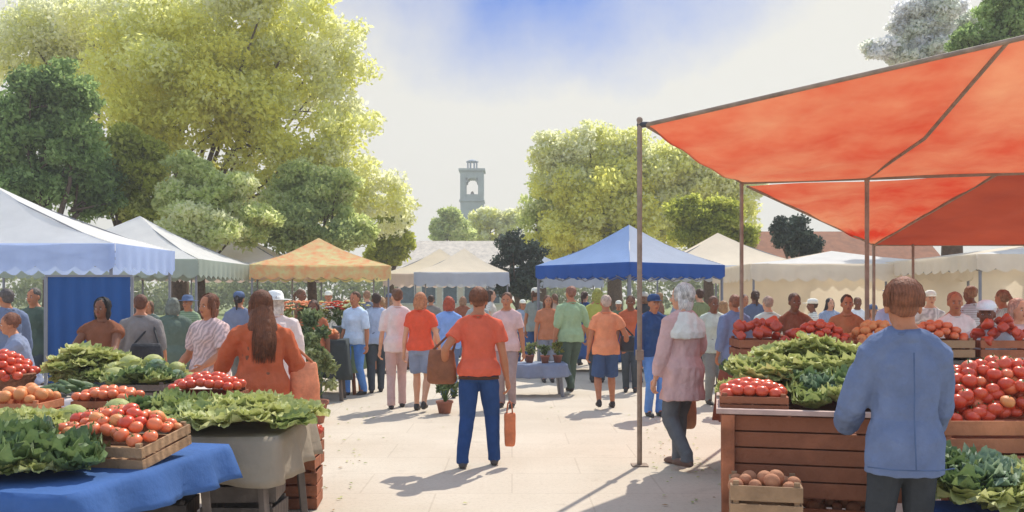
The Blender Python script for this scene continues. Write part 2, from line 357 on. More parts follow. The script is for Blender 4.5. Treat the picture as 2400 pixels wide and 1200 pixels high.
tree('broadleaf_tree', 'green tree at the upper right corner behind the awning', 2420, 22,
     [(2260, 105, 50, 45, 0, .35), (2350, 40, 75, 60, 0, .45), (2450, 60, 90, 90, 0, .4), (2420, 0, 80, 70, 0, .5), (2330, 110, 60, 30, 0, .3)], DRK, 17000, .14, .24, seed=21)
# low planting that closes the square far behind the tents
cl_ = []
rr = random.Random(4)
for i in range(150):
    x = -75 + i; cl_.append((x, 84 + rr.uniform(-3, 3), rr.uniform(1.0, 3.6), rr.uniform(1.2, 2.4), rr.uniform(.2, .8)))
tag(leaf_cloud('far_wood', cl_, 52000, .42, mat('far_leaves', (0, 0, 0), .6, tint=SAGE, trans=.4)), 'far-off belt of grey-green trees beyond the tents', 'trees', kind='stuff')

# ---- bell tower
def tower():
    d = 150; base = Vector(((1107 - CX) / F * d, d, 0)); k = d / F
    root = empty('bell_tower', base, 0, 'pale grey stone bell tower with an open belfry and a small cupola', 'tower')
    st = mat('grey_stone', C(150, 158, 152), .9, .12, .6, .3, 3); w = 27 * k; 
    z0 = W(0, 470, d).z; z1 = W(0, 402, d).z; zt = W(0, 374, d).z
    b = MB(); b.box((0, 0, z0 / 2 - .2), (2 * w * .98, 2 * w * .98, z0 - .4)); b.build('tower_shaft', st, root, bevel=.05)
    b = MB()
    for sx in (-1, 1):
        for sy in (-1, 1): b.box((sx * (w - .45), sy * (w - .45), (z0 + z1) / 2 - .3), (.9, .9, z1 - z0 - .6))
    b.box((0, 0, z1 - .75), (2 * w - .06, 2 * w - .06, 1.1)); b.box((0, 0, z0 + .35), (2 * w - .06, 2 * w - .06, 1.0)); 
    for sy in (-1, 1):                                   # arch heads of the openings
        for i in range(9):
            a = math.pi * i / 8; x = math.cos(a) * (w - .9); h = math.sin(a) * .8
            b.box((x, sy * (w - .45), z1 - 1.35 - .1 + (h - .8) * .5 + .25), (.5, .8, max(.08, .9 - h)))
    b.build('belfry', st, root, bevel=.03)
    b = MB(); b.box((0, 0, z1 + .05), (2 * w + .5, 2 * w + .5, .4)); b.box((0, 0, z0 - .2), (2 * w + .3, 2 * w + .3, .35)); b.build('cornice', st, root, bevel=.03)
    b = MB()
    for i in range(8):
        a = math.pi * (i + .5) / 4; b.box((math.cos(a) * .8, math.sin(a) * .8, z1 + .25 + .65), (.22, .22, 1.3))
    b.loft([(0, 0, z1 + 1.55, 1.05, 1.05), (0, 0, z1 + 1.7, 1.0, 1.0), (0, 0, zt - .2, .75, .75), (0, 0, zt, .3, .3)], 16)
    b.build('cupola', mat('lead_roof', C(140, 152, 160), .7, .1, 1), root)
    b = MB(); b.loft([(0, 0, z0 + .9, .4, .4), (0, 0, z0 + 1.0, .36, .36), (0, 0, z0 + 1.4, .22, .22), (0, 0, z0 + 1.55, .06, .06)], 16); b.build('bell', mat('bronze', C(120, 110, 90), .4), root)
tower()
def hall(px0, px1, pyr, d, col, roofcol, label, win=5):
    x0, x1 = (px0 - CX) / F * d, (px1 - CX) / F * d; zt = W(0, pyr, d).z; ze = zt * .62; w = x1 - x0
    root = empty('hall', ((x0 + x1) / 2, d + 3, 0), 0, label, 'building')
    MB().box((0, 0, ze / 2), (w, 6, ze)).build('wall', mat('render_wall', col, .9, .1, 1, .2, 6), root)
    b = MB(); o = .4
    for s in (-1, 1):
        b.add([(-w / 2 - o, s * (3 + o), ze - .1), (w / 2 + o, s * (3 + o), ze - .1), (w / 2 + o, 0, zt), (-w / 2 - o, 0, zt)], [(0, 1, 2, 3)], 0, False)
    b.build('roof', mat('roof_tiles', roofcol, .85, .2, 3, .5, 12, wave=(6, 1.5, 'X', .35)), root, thick=.12)
    b = MB()
    for s in (-1, 1): b.add([(s * w / 2, -3, ze), (s * w / 2, 3, ze), (s * w / 2, 0, zt - .1)], [(0, 1, 2)], 0, False)
    b.build('gable', mat('render_wall', col, .9, .1, 1, .2, 6), root, thick=.1)
    for i in range(win):
        x = -w / 2 + w * (i + .5) / win
        f = MB().box((x, -3.03, ze * .55), (1.1, .08, 1.5)).build('window', mat('window_frame', C(210, 205, 195), .6), root, bevel=.01)
        MB().box((x, -3.075, ze * .55), (.9, .02, 1.3)).build('pane', mat('glass_dark', C(80, 95, 105), .15, spec=.6), f)
hall(1770, 2200, 535, 46, C(190, 170, 150), C(160, 104, 72), 'long low hall with a brown tiled roof beyond the right-hand tents')
hall(930, 1180, 560, 60, C(215, 200, 180), C(228, 214, 194), 'pale cream hall with a light roof at the far end of the market')

# ---------------------------------------------------------------- tents
def fabric(name, col, tr=.35, wr=.25): return mat(name, col, .8, .06, 1.5, wr, 5, trans=tr, spec=.15)
steel = mat('grey_steel', C(130, 130, 135), .45, .1, 5, spec=.5)
steel_w = mat('white_steel', C(205, 203, 200), .5, .1, 5, spec=.4)
def tent(label, x, y, w, dp, ze, zp, panels, val_c, rz=0, val=.35, group='canopy tents round the market', pole=steel, wall=None, wall_c=None, stripe=None, thick=.022, legs=(0, 1, 2, 3), bottom=0):
    """square pavilion: four sagging roof panels (front, right, back, left), a valance, four legs and trusses"""
    root = empty('canopy_tent', (x, y, 0), rz, label, 'tent', group)
    hw, hd = w / 2, dp / 2; cs = [(-hw, -hd), (hw, -hd), (hw, hd), (-hw, hd)]; top = Vector((0, 0, zp))
    for i in range(4):
        a = Vector((*cs[i], ze)); b_ = Vector((*cs[(i + 1) % 4], ze)); m = MB()
        def fn(u, v, a=a, b_=b_):
            p = a.lerp(b_, u); q = p.lerp(top, v); q.z -= math.sin(math.pi * v) * .10 * (zp - ze) + math.sin(math.pi * u) * (1 - v) * .03
            q.z += .012 * math.sin(u * 23 + v * 9) * (1 - v); return q
        m.sheet(fn, 14, 8)
        if stripe:
            for j, fc in enumerate(m.f): m.m[j] = 1 if (j % 14) % 5 < stripe[1] and (j // 14) < 6 else 0
        m.build('roof_panel', [panels[i]] + ([stripe[0]] if stripe else []), root)
    for i in range(4):
        a = Vector((*cs[i], ze)); b_ = Vector((*cs[(i + 1) % 4], ze)); nrm = Vector((b_ - a)).cross(Vector((0, 0, 1))).normalized(); n = int((b_ - a).length / .35)
        def fv(u, v, a=a, b_=b_, nrm=nrm, n=n):
            p = a.lerp(b_, u); sc_ = .8 + .2 * abs(math.sin(math.pi * u * n)); p.z -= v * val * sc_
            return p + nrm * (.006 + .02 * v * math.sin(u * n * 6.1))
        m = MB(); m.sheet(fv, n * 6, 3)
        m.build('valance', val_c[i] if isinstance(val_c, (list, tuple)) else val_c, root)
    for i in legs:
        cx, cy = cs[i]; q = .97
        m = MB(); m.box((cx * q, cy * q, ze / 2), (.045, .045, ze - .02)); m.box((cx * q, cy * q, .01), (.12, .12, .014)); m.box((cx * q, cy * q, ze * .55), (.06, .06, .12)); m.build('leg', pole, root, bevel=.004)
    m = MB()
    for i in range(4):
        a = Vector((*cs[i], ze - .08)) * 1; b_ = Vector((*cs[(i + 1) % 4], ze - .08)); a.x *= .97; a.y *= .97; b_.x *= .97; b_.y *= .97
        k = 4
        for j in range(k):
            p, q = a.lerp(b_, j / k), a.lerp(b_, (j + 1) / k); dn = Vector((0, 0, -.25))
            m.bar(p, q + dn, .018, .018); m.bar(p + dn, q, .016, .02)
    for i in range(4): m.bar(Vector((cs[i][0] * .97, cs[i][1] * .97, ze - .06)), (0, 0, zp - .1), .02, .02)
    m.build('truss', pole, root)
    for wi in (wall or []):
        a = Vector((*cs[wi], ze - .05)) * 1; b_ = Vector((*cs[(wi + 1) % 4], ze - .05)); a.x *= .94; a.y *= .94; b_.x *= .94; b_.y *= .94
        dirn = (b_ - a).cross(Vector((0, 0, 1))).normalized()
        m = MB(); m.sheet(lambda u, v: a.lerp(b_, u) + Vector((0, 0, -(ze - .15) * v)) + dirn * .03 * math.sin(u * 40) * (.3 + v), 60, 6)
        m.build('side_wall', wall_c, root)
    return root

f_white = fabric('white_canvas', C(242, 240, 234), .45); f_blue_shade = fabric('blue_shade_canvas', C(184, 202, 240), .4); f_blue = fabric('blue_canvas', C(60, 100, 165), .3)
f_sage = fabric('sage_canvas', C(172, 182, 168)); f_cream = fabric('cream_canvas', C(236, 222, 198)); f_yel = fabric('yellow_canvas', C(222, 216, 150))
f_or = fabric('orange_canvas', C(236, 170, 125)); f_grey = fabric('blue_grey_canvas', C(182, 190, 204)); f_lb = fabric('light_blue_canvas', C(140, 166, 208), .3)
f_navy = fabric('navy_cloth', C(46, 84, 140), .12); f_dblue = fabric('deep_blue_valance', C(50, 92, 165), .2); f_pink = fabric('pinkish_canvas', C(218, 200, 190))

tent('white tent with a valance coloured pale blue for shade and a blue back wall at the far left', -10.0, 17.2, 6.0, 2.8, 2.62, 3.85, [fabric('bluish_white_canvas', C(240, 240, 238), .5), f_white, f_white, f_lb], f_blue_shade, val=.5, wall=[3], wall_c=f_blue)  # pale blue valance: blue shade put into the cloth colour
tent('plain white tent with sage valance, second from the left', -9.55, 23.0, 4.6, 4.6, 2.55, 3.75, [f_white] * 4, f_sage, val=.45)
tent('low white tent with pinkish valance, third from the left', -8.4, 27.5, 4.4, 4, 2.55, 3.65, [f_white] * 4, f_pink, val=.42)
f_mot = mat('mottled_canvas', C(238, 164, 118), .8, col2=C(224, 220, 160), scale=4.5, bump=.3, bscale=5, trans=.4, spec=.1)
tent('yellow tent mottled with orange over the flower stall', -5.5, 25.5, 3.6, 4.4, 2.5, 3.35, [f_mot] * 4, [f_mot, f_yel, f_yel, f_mot], val=.38, rz=R(14))
tent('small cream tent with a pink valance beside the far hall', -2.9, 36, 4, 4, 2.55, 3.6, [f_cream] * 4, f_pink, val=.5)
tent('cream tent with blue-grey valance at the middle of the far row', -1.6, 30, 3.0, 3.4, 2.45, 3.3, [f_cream] * 4, f_grey, val=.45)
tent('cream tent partly hidden behind the almost black bush', 1.2, 34, 4.2, 3.4, 2.45, 3.2, [f_grey] * 4, f_grey, val=.45)
tent('blue tent with a deep blue valance right of centre', 2.56, 19.6, 2.9, 2.9, 2.36, 3.25, [f_grey, f_grey, f_lb, f_lb], [f_dblue, f_dblue, f_dblue, f_dblue], val=.30, rz=R(38))
tent('cream yellow tent behind the right side of the blue tent', 6.2, 27, 4.4, 4, 2.55, 3.6, [f_cream, f_cream, f_cream, f_cream], f_grey, val=.4)
tent('long white tent with cream back wall behind the red awning, left one', 8.2, 23.0, 5.2, 4, 2.45, 2.85, [f_white, f_white, f_white, f_cream], f_cream, val=.42, wall=[2], wall_c=f_cream)
tent('long white tent with cream back wall behind the red awning, right one', 12.2, 19.5, 6.5, 4.5, 2.5, 3.0, [f_white, f_white, f_white, f_cream], f_cream, val=.35, wall=[2], wall_c=f_cream)

# ---- the big red awning
f_red = mat('red_awning', C(208, 60, 34), .75, col2=C(228, 156, 112), scale=.55, bump=.4, bscale=3, trans=.42, spec=.15)
f_red_shade = mat('shaded_red_awning', C(150, 58, 38), .75, col2=C(172, 74, 48), scale=.8, bump=.4, bscale=3, trans=.35, spec=.15)  # darker red puts the shade of the lower slope into its fabric colour
wood_p = mat('wood_pole', C(150, 130, 112), .7, .25, 8, .3, 30)
def awn_sheet(A, B, D, Cc, sag, nu=26, nv=18):
    m = MB()
    def fn(u, v):
        p = A.lerp(B, u).lerp(D.lerp(Cc, u), v); p.z -= sag * math.sin(math.pi * v) * (1 + .25 * math.sin(u * 7))
        p.z += .02 * math.sin(u * 31 + v * 5) * math.sin(math.pi * v) + .012 * math.sin(v * 22 + u * 8); return p
    return m.sheet(fn, nu, nv)
A = W(1512, 293, 8.9); B = W(2760, 5, 6.7); Dd = W(1738, 428, 10.9); Cc = W(2560, 400, 9.9)
aw = empty('awning', (1.31, 8.9, 0), 0, 'big orange-red fabric awning stretched over the right foreground stall', 'awning')
off = Vector((1.31, 8.9, 0))
def loc(p): return p - off
awn_sheet(loc(A), loc(B), loc(Dd), loc(Cc), .07).build('canopy', f_red, aw)
m = MB(); m.tube([loc(A), loc(B)], .022, 8); m.build('front_bar', wood_p, aw)
m = MB(); m.tube([loc(Dd), loc(Cc)], .022, 8); m.build('back_bar', wood_p, aw)
m = MB(); m.tube([loc(A), loc(Dd)], .018, 8); m.build('side_bar', wood_p, aw)
m = MB(); M_ = Dd.lerp(Cc, .38); T_ = A.lerp(B, .74); m.tube([loc(M_), loc(M_).lerp(loc(T_), .5) - Vector((0, 0, .16)), loc(T_)], .018, 8); m.build('rafter', wood_p, aw)
def post(p, name='post', r=.028, top=.08, mt=wood_p):
    m = MB(); q = loc(p); m.tube([(q.x, q.y, 0), (q.x, q.y, q.z + top)], r, 10, round_ends=False); m.ell((q.x, q.y, q.z + top), r * 1.25, 10)
    m.box((q.x, q.y, .008), (.16, .16, .012)); m.box((q.x, q.y, 1.1), (r * 2.8, r * 2.8, .1)); return m.build(name, mt, aw, bevel=.003)
Ap = A.copy(); Ap.x -= .055; post(Ap, r=.026, top=.05); post(Dd, r=.024, top=-.03); post(M_, r=.026, top=-.03)
m = MB(); q = loc(Ap); m.tube([(q.x, q.y, q.z), (q.x + .09, q.y, q.z + .01)], .03, 8); m.build('corner_clamp', mat('dark_clamp', C(70, 70, 76), .5), aw)
# second canopy behind it
a2 = W(1752, 437, 11.0); b2 = W(2335, 409, 10.25); c2 = W(2048, 574, 15.0); e2 = W(2900, 392, 9.5); g2 = W(2900, 574, 12.6)
off = Vector((a2.x, a2.y, 0)); aw = empty('awning', off, 0, 'second red awning with a slope coloured brick-red for shade, behind the big one', 'awning')
awn_sheet(loc(a2), loc(b2), loc(c2 + Vector((-.04, 0, 0))), loc(c2), .0).build('canopy', f_red, aw)
awn_sheet(loc(b2 + Vector((0, 0, -.01))), loc(e2), loc(c2), loc(g2), .0).build('lower_slope', f_red_shade, aw)
m = MB(); m.tube([loc(b2), loc(c2)], .02, 8); m.build('hip_bar', wood_p, aw)
m = MB(); m.tube([loc(a2), loc(c2)], .018, 8); m.build('side_bar', wood_p, aw)
m = MB(); m.tube([loc(c2), loc(g2)], .018, 8); m.build('back_bar', wood_p, aw)
post(c2, r=.026, top=0); post(W(2140, 576, 14.6), r=.022, top=0)

# ---------------------------------------------------------------- people
def ik(a, t, l1, l2, hint):
    a = Vector(a); t = Vector(t); d = t - a; L = min(d.length, (l1 + l2) * .995); d = d.normalized(); t = a + d * L
    x = (l1 * l1 - l2 * l2 + L * L) / (2 * L); h = math.sqrt(max(0, l1 * l1 - x * x))
    hv = Vector(hint); hv = (hv - d * hv.dot(d)).normalized()
    return a + d * x + hv * h, t
SKIN = dict(light=C(214, 158, 124), tan=C(186, 122, 86), brown=C(128, 82, 58), dark=C(88, 60, 46))
def skin_m(k): return mat('skin_' + k, SKIN[k], .55, .08, 12, .1, 60, spec=.35)
def cloth_m(c, var=.12, wave=None):
    c = tuple(min(.85, v * 1.2) for v in c); return mat('cloth', c, .9, var, 7, .6, 22, spec=.1, wave=wave)
def hair_m(c): return mat('hair', c, .6, .3, 20, .5, 60, spec=.3, wave=(22, 6, 'X', .25))
shoe_c = C(62, 56, 54)
HANDS = {}
def person(label, x, y, yaw, h=1.72, skin='tan', top=C(200, 80, 60), sleeve=.5, topk='shirt', hem=.88, bot=C(50, 75, 110), botk='trousers', botlen=.09,
           hair=C(70, 50, 40), hairk='short', hat=None, hatk='cap', R_=None, L_=None, stride=.0, side=0.0, lean=0., turn=0., build=1., vox=.014, seed=0, sit=0., shoe=shoe_c, z=0., socks=None, wave=None, head_turn=0., group=None, cat='person'):
    """local frame: +y is where the person looks; R_/L_ are hand targets; returns the root and a function giving world points"""
    s = h / 1.75; root = empty('person', (x, y, z), R(yaw), label, cat, group)
    B = build
    hipz = .93 - sit
    Mu = Matrix.Translation((0, 0, hipz)) @ Matrix.Rotation(R(-lean), 4, 'X') @ Matrix.Rotation(R(turn), 4, 'Z') @ Matrix.Translation((0, 0, -.93))
    def U(p): return Mu @ Vector(p)
    hd = U((0, .015, 1.62)); nk0 = U((0, -.005, 1.44)); nk1 = U((0, .005, 1.56))
    Mh = Matrix.Translation(hd) @ Matrix.Rotation(R(-lean * .35), 4, 'X') @ Matrix.Rotation(R(head_turn + turn), 4, 'Z')
    shl = {k: U((k * .172 * B, -.005, 1.375)) for k in (1, -1)}
    tgt = {1: R_ or (.27 * B, .06, .80), -1: L_ or (-.27 * B, .04, .80)}
    arms = {}
    for k in (1, -1):
        t = tgt[k]; t = Vector(t) if not (len(t) == 3 and R_ is None and k == 1 or L_ is None and k == -1) else U(t)
        e, w = ik(shl[k], t, .285, .25, (k * .5, -1, -.4)); arms[k] = (shl[k], e, w)
    legs = {}
    for k in (1, -1):
        hp = Vector((k * .088 * B, 0, hipz - .02)); an = Vector((k * (.085 + side), k * stride, .085 + (0.05 if k * stride < -.12 else 0)))
        if sit: an = Vector((k * .1, .42, .085))
        kn, an = ik(hp, an, .43, .42, (0, 1, 0)); legs[k] = (hp, kn, an)
    ST = [(0, 0, .84, .140 * B, .100 * B), (0, -.01, .90, .165 * B, .118 * B), (0, -.01, .97, .160 * B, .112 * B), (0, 0, 1.07, .138 * B, .098 * B), (0, 0, 1.17, .146 * B, .102 * B), (0, .005, 1.27, .160 * B, .114 * B),
          (0, 0, 1.34, .158 * B, .106 * B), (0, -.008, 1.40, .122 * B, .088 * B), (0, -.012, 1.45, .082, .068)]
    def sc_(v): return [tuple(Vector(p) * s) for p in v]
    def fin(m): m.v = sc_(m.v); return m
    # -- body: one continuous skin
    b = MB(); b.loft(ST, 18, M=Mu)
    b.tube([nk0, nk1, U((0, .01, 1.60))], [.062, .054, .054], 12)
    for k in (1, -1): b.tube([U((k * .02, -.02, 1.50)), U((k * .075, -.015, 1.445)), shl[k]], [.045, .048, .052 * B], 12)
    for k in (1, -1):
        a, e, w = arms[k]
        b.tube([a, a.lerp(e, .35), a.lerp(e, .75), e], [.056 * B, .050 * B, .041 * B, .038 * B], 12)
        b.tube([e, e.lerp(w, .3), e.lerp(w, .75), w], [.038 * B, .042 * B, .030 * B, .025], 12)
        hp, kn, an = legs[k]
        b.tube([hp, hp.lerp(kn, .3), hp.lerp(kn, .7), kn], [.092 * B, .084 * B, .064 * B, .054 * B], 14)
        b.tube([kn, kn.lerp(an, .28), kn.lerp(an, .65), an], [.054 * B, .060 * B, .044 * B, .037], 12)
        b.tube([an, an + Vector((0, .07, -.045)), an + Vector((0, .14, -.055))], [.038, .036, .026], 10)
        hdv = (w - e).normalized(); b.tube([w, w + hdv * .045, w + hdv * .085], [.024, .033, .032], 10, sy=.6)
    # head: cranium, jaw, cheek, nose, ears, brow
    b.ell((0, -.008, .035), (.077, .096, .095), 18, M=Mh); b.ell((0, .022, -.035), (.060, .068, .085), 16, M=Mh); b.ell((0, .048, -.082), (.034, .034, .028), 12, M=Mh)
    b.ell((0, .094, -.012), (.012, .020, .026), 8, M=Mh); b.ell((0, .102, -.026), (.017, .016, .012), 8, M=Mh); b.ell((0, .074, .022), (.055, .018, .014), 10, M=Mh)
    for k in (1, -1): b.ell((k * .078, -.008, -.005), (.012, .022, .034), 8, M=Mh); b.ell((k * .036, .062, -.022), (.026, .024, .024), 8, M=Mh)
    body = remesh(b, vox if vox < .012 else .012, 3)
    for k in (1, -1):
        body.ell((k * .030, .081, .004), (.0110, .0085, .0065), 8, 1, M=Mh); body.ell((k * .030, .0875, .004), (.0058, .004, .0058), 6, 2, M=Mh)
        body.ell((k * .030, .087, .028), (.019, .006, .004), 6, 2, M=Mh)
    body.ell((0, .089, -.058), (.022, .009, .0075), 8, 3, M=Mh)
    for k in (1, -1):                                 # five curled fingers each, rooted in the palm
        a, e, w = arms[k]; dv = (w - e).normalized(); pal = w + dv * .075
        inw = Vector((-k, 0, 0)); inw = (inw - dv * inw.dot(dv)).normalized(); sd = dv.cross(inw).normalized()
        if sd.y < 0: sd = -sd
        for i, (o_, L_f) in enumerate(((.026, .070), (.009, .078), (-.009, .073), (-.026, .058))):
            p0 = pal + sd * o_; p1 = p0 + dv * L_f * .5 + inw * .010; p2 = p1 + dv * L_f * .3 + inw * .022; p3 = p2 + dv * L_f * .08 + inw * .022
            body.tube([p0, p1, p2, p3], [.0095, .009, .008, .007], 7)
        t0 = w + dv * .025 + sd * .022; body.tube([t0, t0 + sd * .024 + dv * .022 + inw * .008, t0 + sd * .028 + dv * .05 + inw * .02], [.012, .010, .008], 7)
    fin(body).build('body', [skin_m(skin), mat('eye_white', (.7, .68, .64), .3), mat('eye_dark', (.03, .02, .015), .3), mat('lips', C(150, 82, 72), .5)], root)
    # -- lower clothing
    lm = cloth_m(bot) if botk != 'none' else None
    if botk in ('trousers', 'shorts'):
        b = MB(); b.loft([(c[0], c[1], c[2] + (hipz - .93), c[3] + .014, c[4] + .014) for c in ST[:4]], 18)
        endz = botlen
        for k in (1, -1):
            hp, kn, an = legs[k]
            if botk == 'trousers':
                b.tube([hp - Vector((0, 0, .03)), hp.lerp(kn, .3), hp.lerp(kn, .7), kn], [.094 * B, .098 * B, .085 * B, .075 * B], 14)
                b.tube([kn, kn.lerp(an, .4), an + Vector((0, 0, .03)), an + Vector((0, .005, -.035))], [.075 * B, .068 * B, .060, .062], 14, round_ends=False)
            else:
                q = (hp.z - endz) / max(.01, hp.z - kn.z); q = min(1, q); e_ = hp.lerp(kn, q)
                b.tube([hp - Vector((0, 0, .03)), hp.lerp(e_, .4), hp.lerp(e_, .8), e_], [.094 * B, .100 * B, .104 * B, .104 * B], 14, round_ends=False)
        fin(remesh(b, vox, 2, .007, seed)).build(botk, lm, root)
    elif botk == 'skirt':
        ax = (legs[1][1] + legs[-1][1]) / 2; b = MB(); rings = [(c[0], c[1], c[2], c[3] + .016, c[4] + .016) for c in ST[1:4]][::-1]
        for i in range(1, 6):
            t = i / 5; zz = .90 + (botlen - .90) * t; rings.append((ax.x * t, ax.y * t * .6, zz, (.17 + .09 * t) * B, (.13 + .10 * t) * B + abs(stride) * .5 * t))
        b.loft(rings[::-1], 24); fin(remesh(b, vox, 2, .016, seed, 13, .08)).build('skirt', lm, root)
    # -- upper clothing
    tm = cloth_m(top, wave=wave); b = MB(); th = .030 if topk in ('jacket', 'coat') else .016
    def wide(r): return (r[0], r[1], r[2], max(r[3], (.204 if r[2] < 1.0 else .204 - (r[2] - 1.0) * .5) * B + th * .3) if r[2] < 1.1 else r[3], max(r[4], .146 * B + th * .3) if r[2] < 1.0 else r[4])
    rr_ = [(c[0], c[1], c[2], c[3] + th, c[4] + th) for c in ST if c[2] >= max(hem, .88) and c[2] < 1.44] + [(0, -.012, 1.46, .080 + th * .4, .070 + th * .4)]
    if hem < .9:
        n = max(2, int((.9 - hem) / .1)); fl = .10 if topk in ('dress',) else .05
        pre = []
        for i in range(n, 0, -1):
            t = i / n; q = (.9 - hem); pre.append((0, -.01 + (abs(stride) * .1 * t if topk == 'dress' else 0), .9 - q * t, .165 * B + th + fl * t * q / .5, .118 * B + th + fl * t * q / .5))
        rr_ = pre + rr_
    else: rr_ = [(0, 0, hem, .16 * B + th, .112 * B + th)] + [r for r in rr_ if r[2] > hem + .02]
    b.loft([wide(r) for r in rr_], 26, M=Mu)
    for k in (1, -1): b.tube([U((k * .035, -.02, 1.455)), U((k * .08, -.015, 1.435)), shl[k]], [.045 + th, .046 + th, .052 * B + th], 12)
    for k in (1, -1):
        a, e, w = arms[k]; q = th
        if sleeve > 0:
            e1 = a.lerp(e, min(1, sleeve)); b.tube([U((k * .10, 0, 1.36)), a, a.lerp(e1, .5), e1], [.06 * B + q, .056 * B + q, .056 * B + q, (.058 if sleeve <= .6 else .045) * B + q], 14, round_ends=sleeve > .9)
        if sleeve > 1:
            w1 = e.lerp(w, min(1, sleeve - 1)); b.tube([e, e.lerp(w1, .5), w1], [.046 * B + q, .046 * B + q, .034 + q], 12, round_ends=False)
    if topk in ('jacket', 'coat'): b.tube([U((-.06, -.055, 1.46)), U((0, -.085, 1.475)), U((.06, -.055, 1.46))], [.026, .030, .026], 10)
    if topk == 'hoodie': b.ell((0, -.09, 1.43), (.12, .07, .09), 14, M=Mu)
    fin(remesh(b, vox, 3, .015 if topk != 'dress' else .018, seed + 3, 10, .45)).build('dress' if topk == 'dress' else 'jacket' if topk in ('jacket', 'coat') else 'shirt', tm, root)
    m = MB(); cr_ = [U(((.070 + th * .45) * math.cos(t), -.012 + (.062 + th * .45) * math.sin(t), 1.474 + .012 * math.sin(t + math.pi))) for t in [2 * math.pi * i / 16 for i in range(17)]]
    m.tube(cr_, .009 if topk == 'shirt' else .014, 6); fin(m).build('collar', cloth_m(tuple(v * .85 for v in top)), root)
    if vox < .012 and botk == 'trousers' and hem > .85:
        m = MB(); m.loft([(0, -.01, .865, .196 * B, .140 * B), (0, -.01, .895, .194 * B, .139 * B)], 28); fin(m).build('belt', cloth_m(C(80, 56, 44)), root)
    # -- hair and hat
    if hairk != 'bald':
        b = MB(); b.ell((0, -.022, .050), (.084, .098, .090), 18, M=Mh); b.ell((0, -.045, .0), (.080, .070, .075) if hairk in ('bob', 'long') else (.070, .064, .055), 14, M=Mh)
        if hairk in ('bob', 'long'):
            b.ell((0, -.05, -.05), (.088, .062, .10), 14, M=Mh)
            for k in (1, -1): b.tube([Mh @ Vector((k * .07, -.01, .05)), Mh @ Vector((k * .084, -.01, -.03)), Mh @ Vector((k * .075, -.01, -.12))], [.03, .026, .018], 8)
        if hairk == 'long':
            b.tube([Mh @ Vector((0, -.06, .0)), Mh @ Vector((0, -.095, -.14)), Mh @ Vector((0, -.115, -.28)), Mh @ Vector((0, -.10, -.42))], [.07, .078, .080, .04], 14)
            for k in (1, -1): b.tube([Mh @ Vector((k * .06, -.04, -.05)), Mh @ Vector((k * .09, -.07, -.18)), Mh @ Vector((k * .085, -.08, -.34))], [.04, .045, .02], 10)
        if hairk == 'bun': b.ell((0, -.115, .085), (.045, .045, .042), 12, M=Mh)
        if hairk == 'tail': b.tube([Mh @ Vector((0, -.11, .06)), Mh @ Vector((0, -.155, .0)), Mh @ Vector((0, -.14, -.16))], [.03, .034, .012], 10)
        hb_ = remesh(b, .010, 2, .008, seed + 9, 26, .25)
        if vox < .012:                                # loose strands combed over the scalp from the crown
            q = random.Random(seed); crown = Vector((0, -.04, .13))
            for _ in range(520):
                a = q.uniform(0, 2 * math.pi); 
                if abs(a - math.pi / 2) < .9 and hairk != 'x': a += math.pi
                e1 = q.uniform(.7, 1.0) * (-.62 if hairk in ('bob', 'long') else -.35); pts = []
                for t in (0, .25, .5, .75, 1):
                    th = 1.45 + (e1 - 1.45) * t; rr1 = 1.03 + q.uniform(0, .05)
                    aa = a + .25 * t * math.sin(seed + a * 3)
                    pts.append(Mh @ (Vector((.090 * math.cos(aa) * math.cos(th) * rr1, -.022 + .104 * math.sin(aa) * math.cos(th) * rr1, .045 + (.098 if th > 0 else .13) * math.sin(th) * rr1))))
                hb_.tube(pts, [.0022, .0026, .0024, .002, .001], 4)
            if hairk == 'long':
                for _ in range(260):
                    x0 = q.uniform(-.085, .085); w0 = q.uniform(-.02, .02)
                    hb_.tube([Mh @ Vector((x0 * .8, -.115 + abs(x0) * .3, .02)), Mh @ Vector((x0, -.165 + abs(x0) * .5, -.13)), Mh @ Vector((x0 * 1.05 + w0, -.19 + abs(x0) * .5, -.28)), Mh @ Vector((x0 * .8 + w0 * 2, -.165 + abs(x0) * .4, -.40 - q.uniform(0, .08)))], [.003, .0036, .003, .001], 4)
        fin(hb_).build('hair', hair_m(hair), root)
    if hat:
        b = MB()
        if hatk == 'cap': b.loft([(0, -.012, .045, .093, .112), (0, -.012, .10, .090, .108), (0, -.012, .135, .068, .085), (0, -.012, .152, .03, .04)], 18, M=Mh); b.ell((0, .115, .052), (.07, .075, .008), 14, M=Mh)
        else: b.loft([(0, -.01, .050, .19, .20), (0, -.01, .058, .19, .20), (0, -.01, .064, .10, .118), (0, -.01, .12, .094, .11), (0, -.01, .155, .07, .085), (0, -.01, .165, .03, .04)], 24, M=Mh)
        fin(b).build('hat', cloth_m(hat), root)
    for k in (1, -1):
        an = legs[k][2]; b = MB(); ft = .02
        b.tube([an + Vector((0, -.035, -.050)), an + Vector((0, .05, -.045)), an + Vector((0, .13, -.056)), an + Vector((0, .175, -.064))], [.038, .042, .036, .022], 12)
        b.tube([an + Vector((0, -.01, -.05)), an + Vector((0, -.005, .0))], [.045, .042], 10)
        b = remesh(b, .010, 2); b.v = [(v[0], v[1], max(v[2], an.z - .085)) for v in b.v]; fin(b).build('shoe', mat('shoe', shoe, .6, .15), root)
    bpy.context.view_layer.update()
    Mw = Matrix.Translation((x, y, z)) @ Matrix.Rotation(R(yaw), 4, 'Z')
    return root, (lambda p: Mw @ (Vector(p) * s)), arms

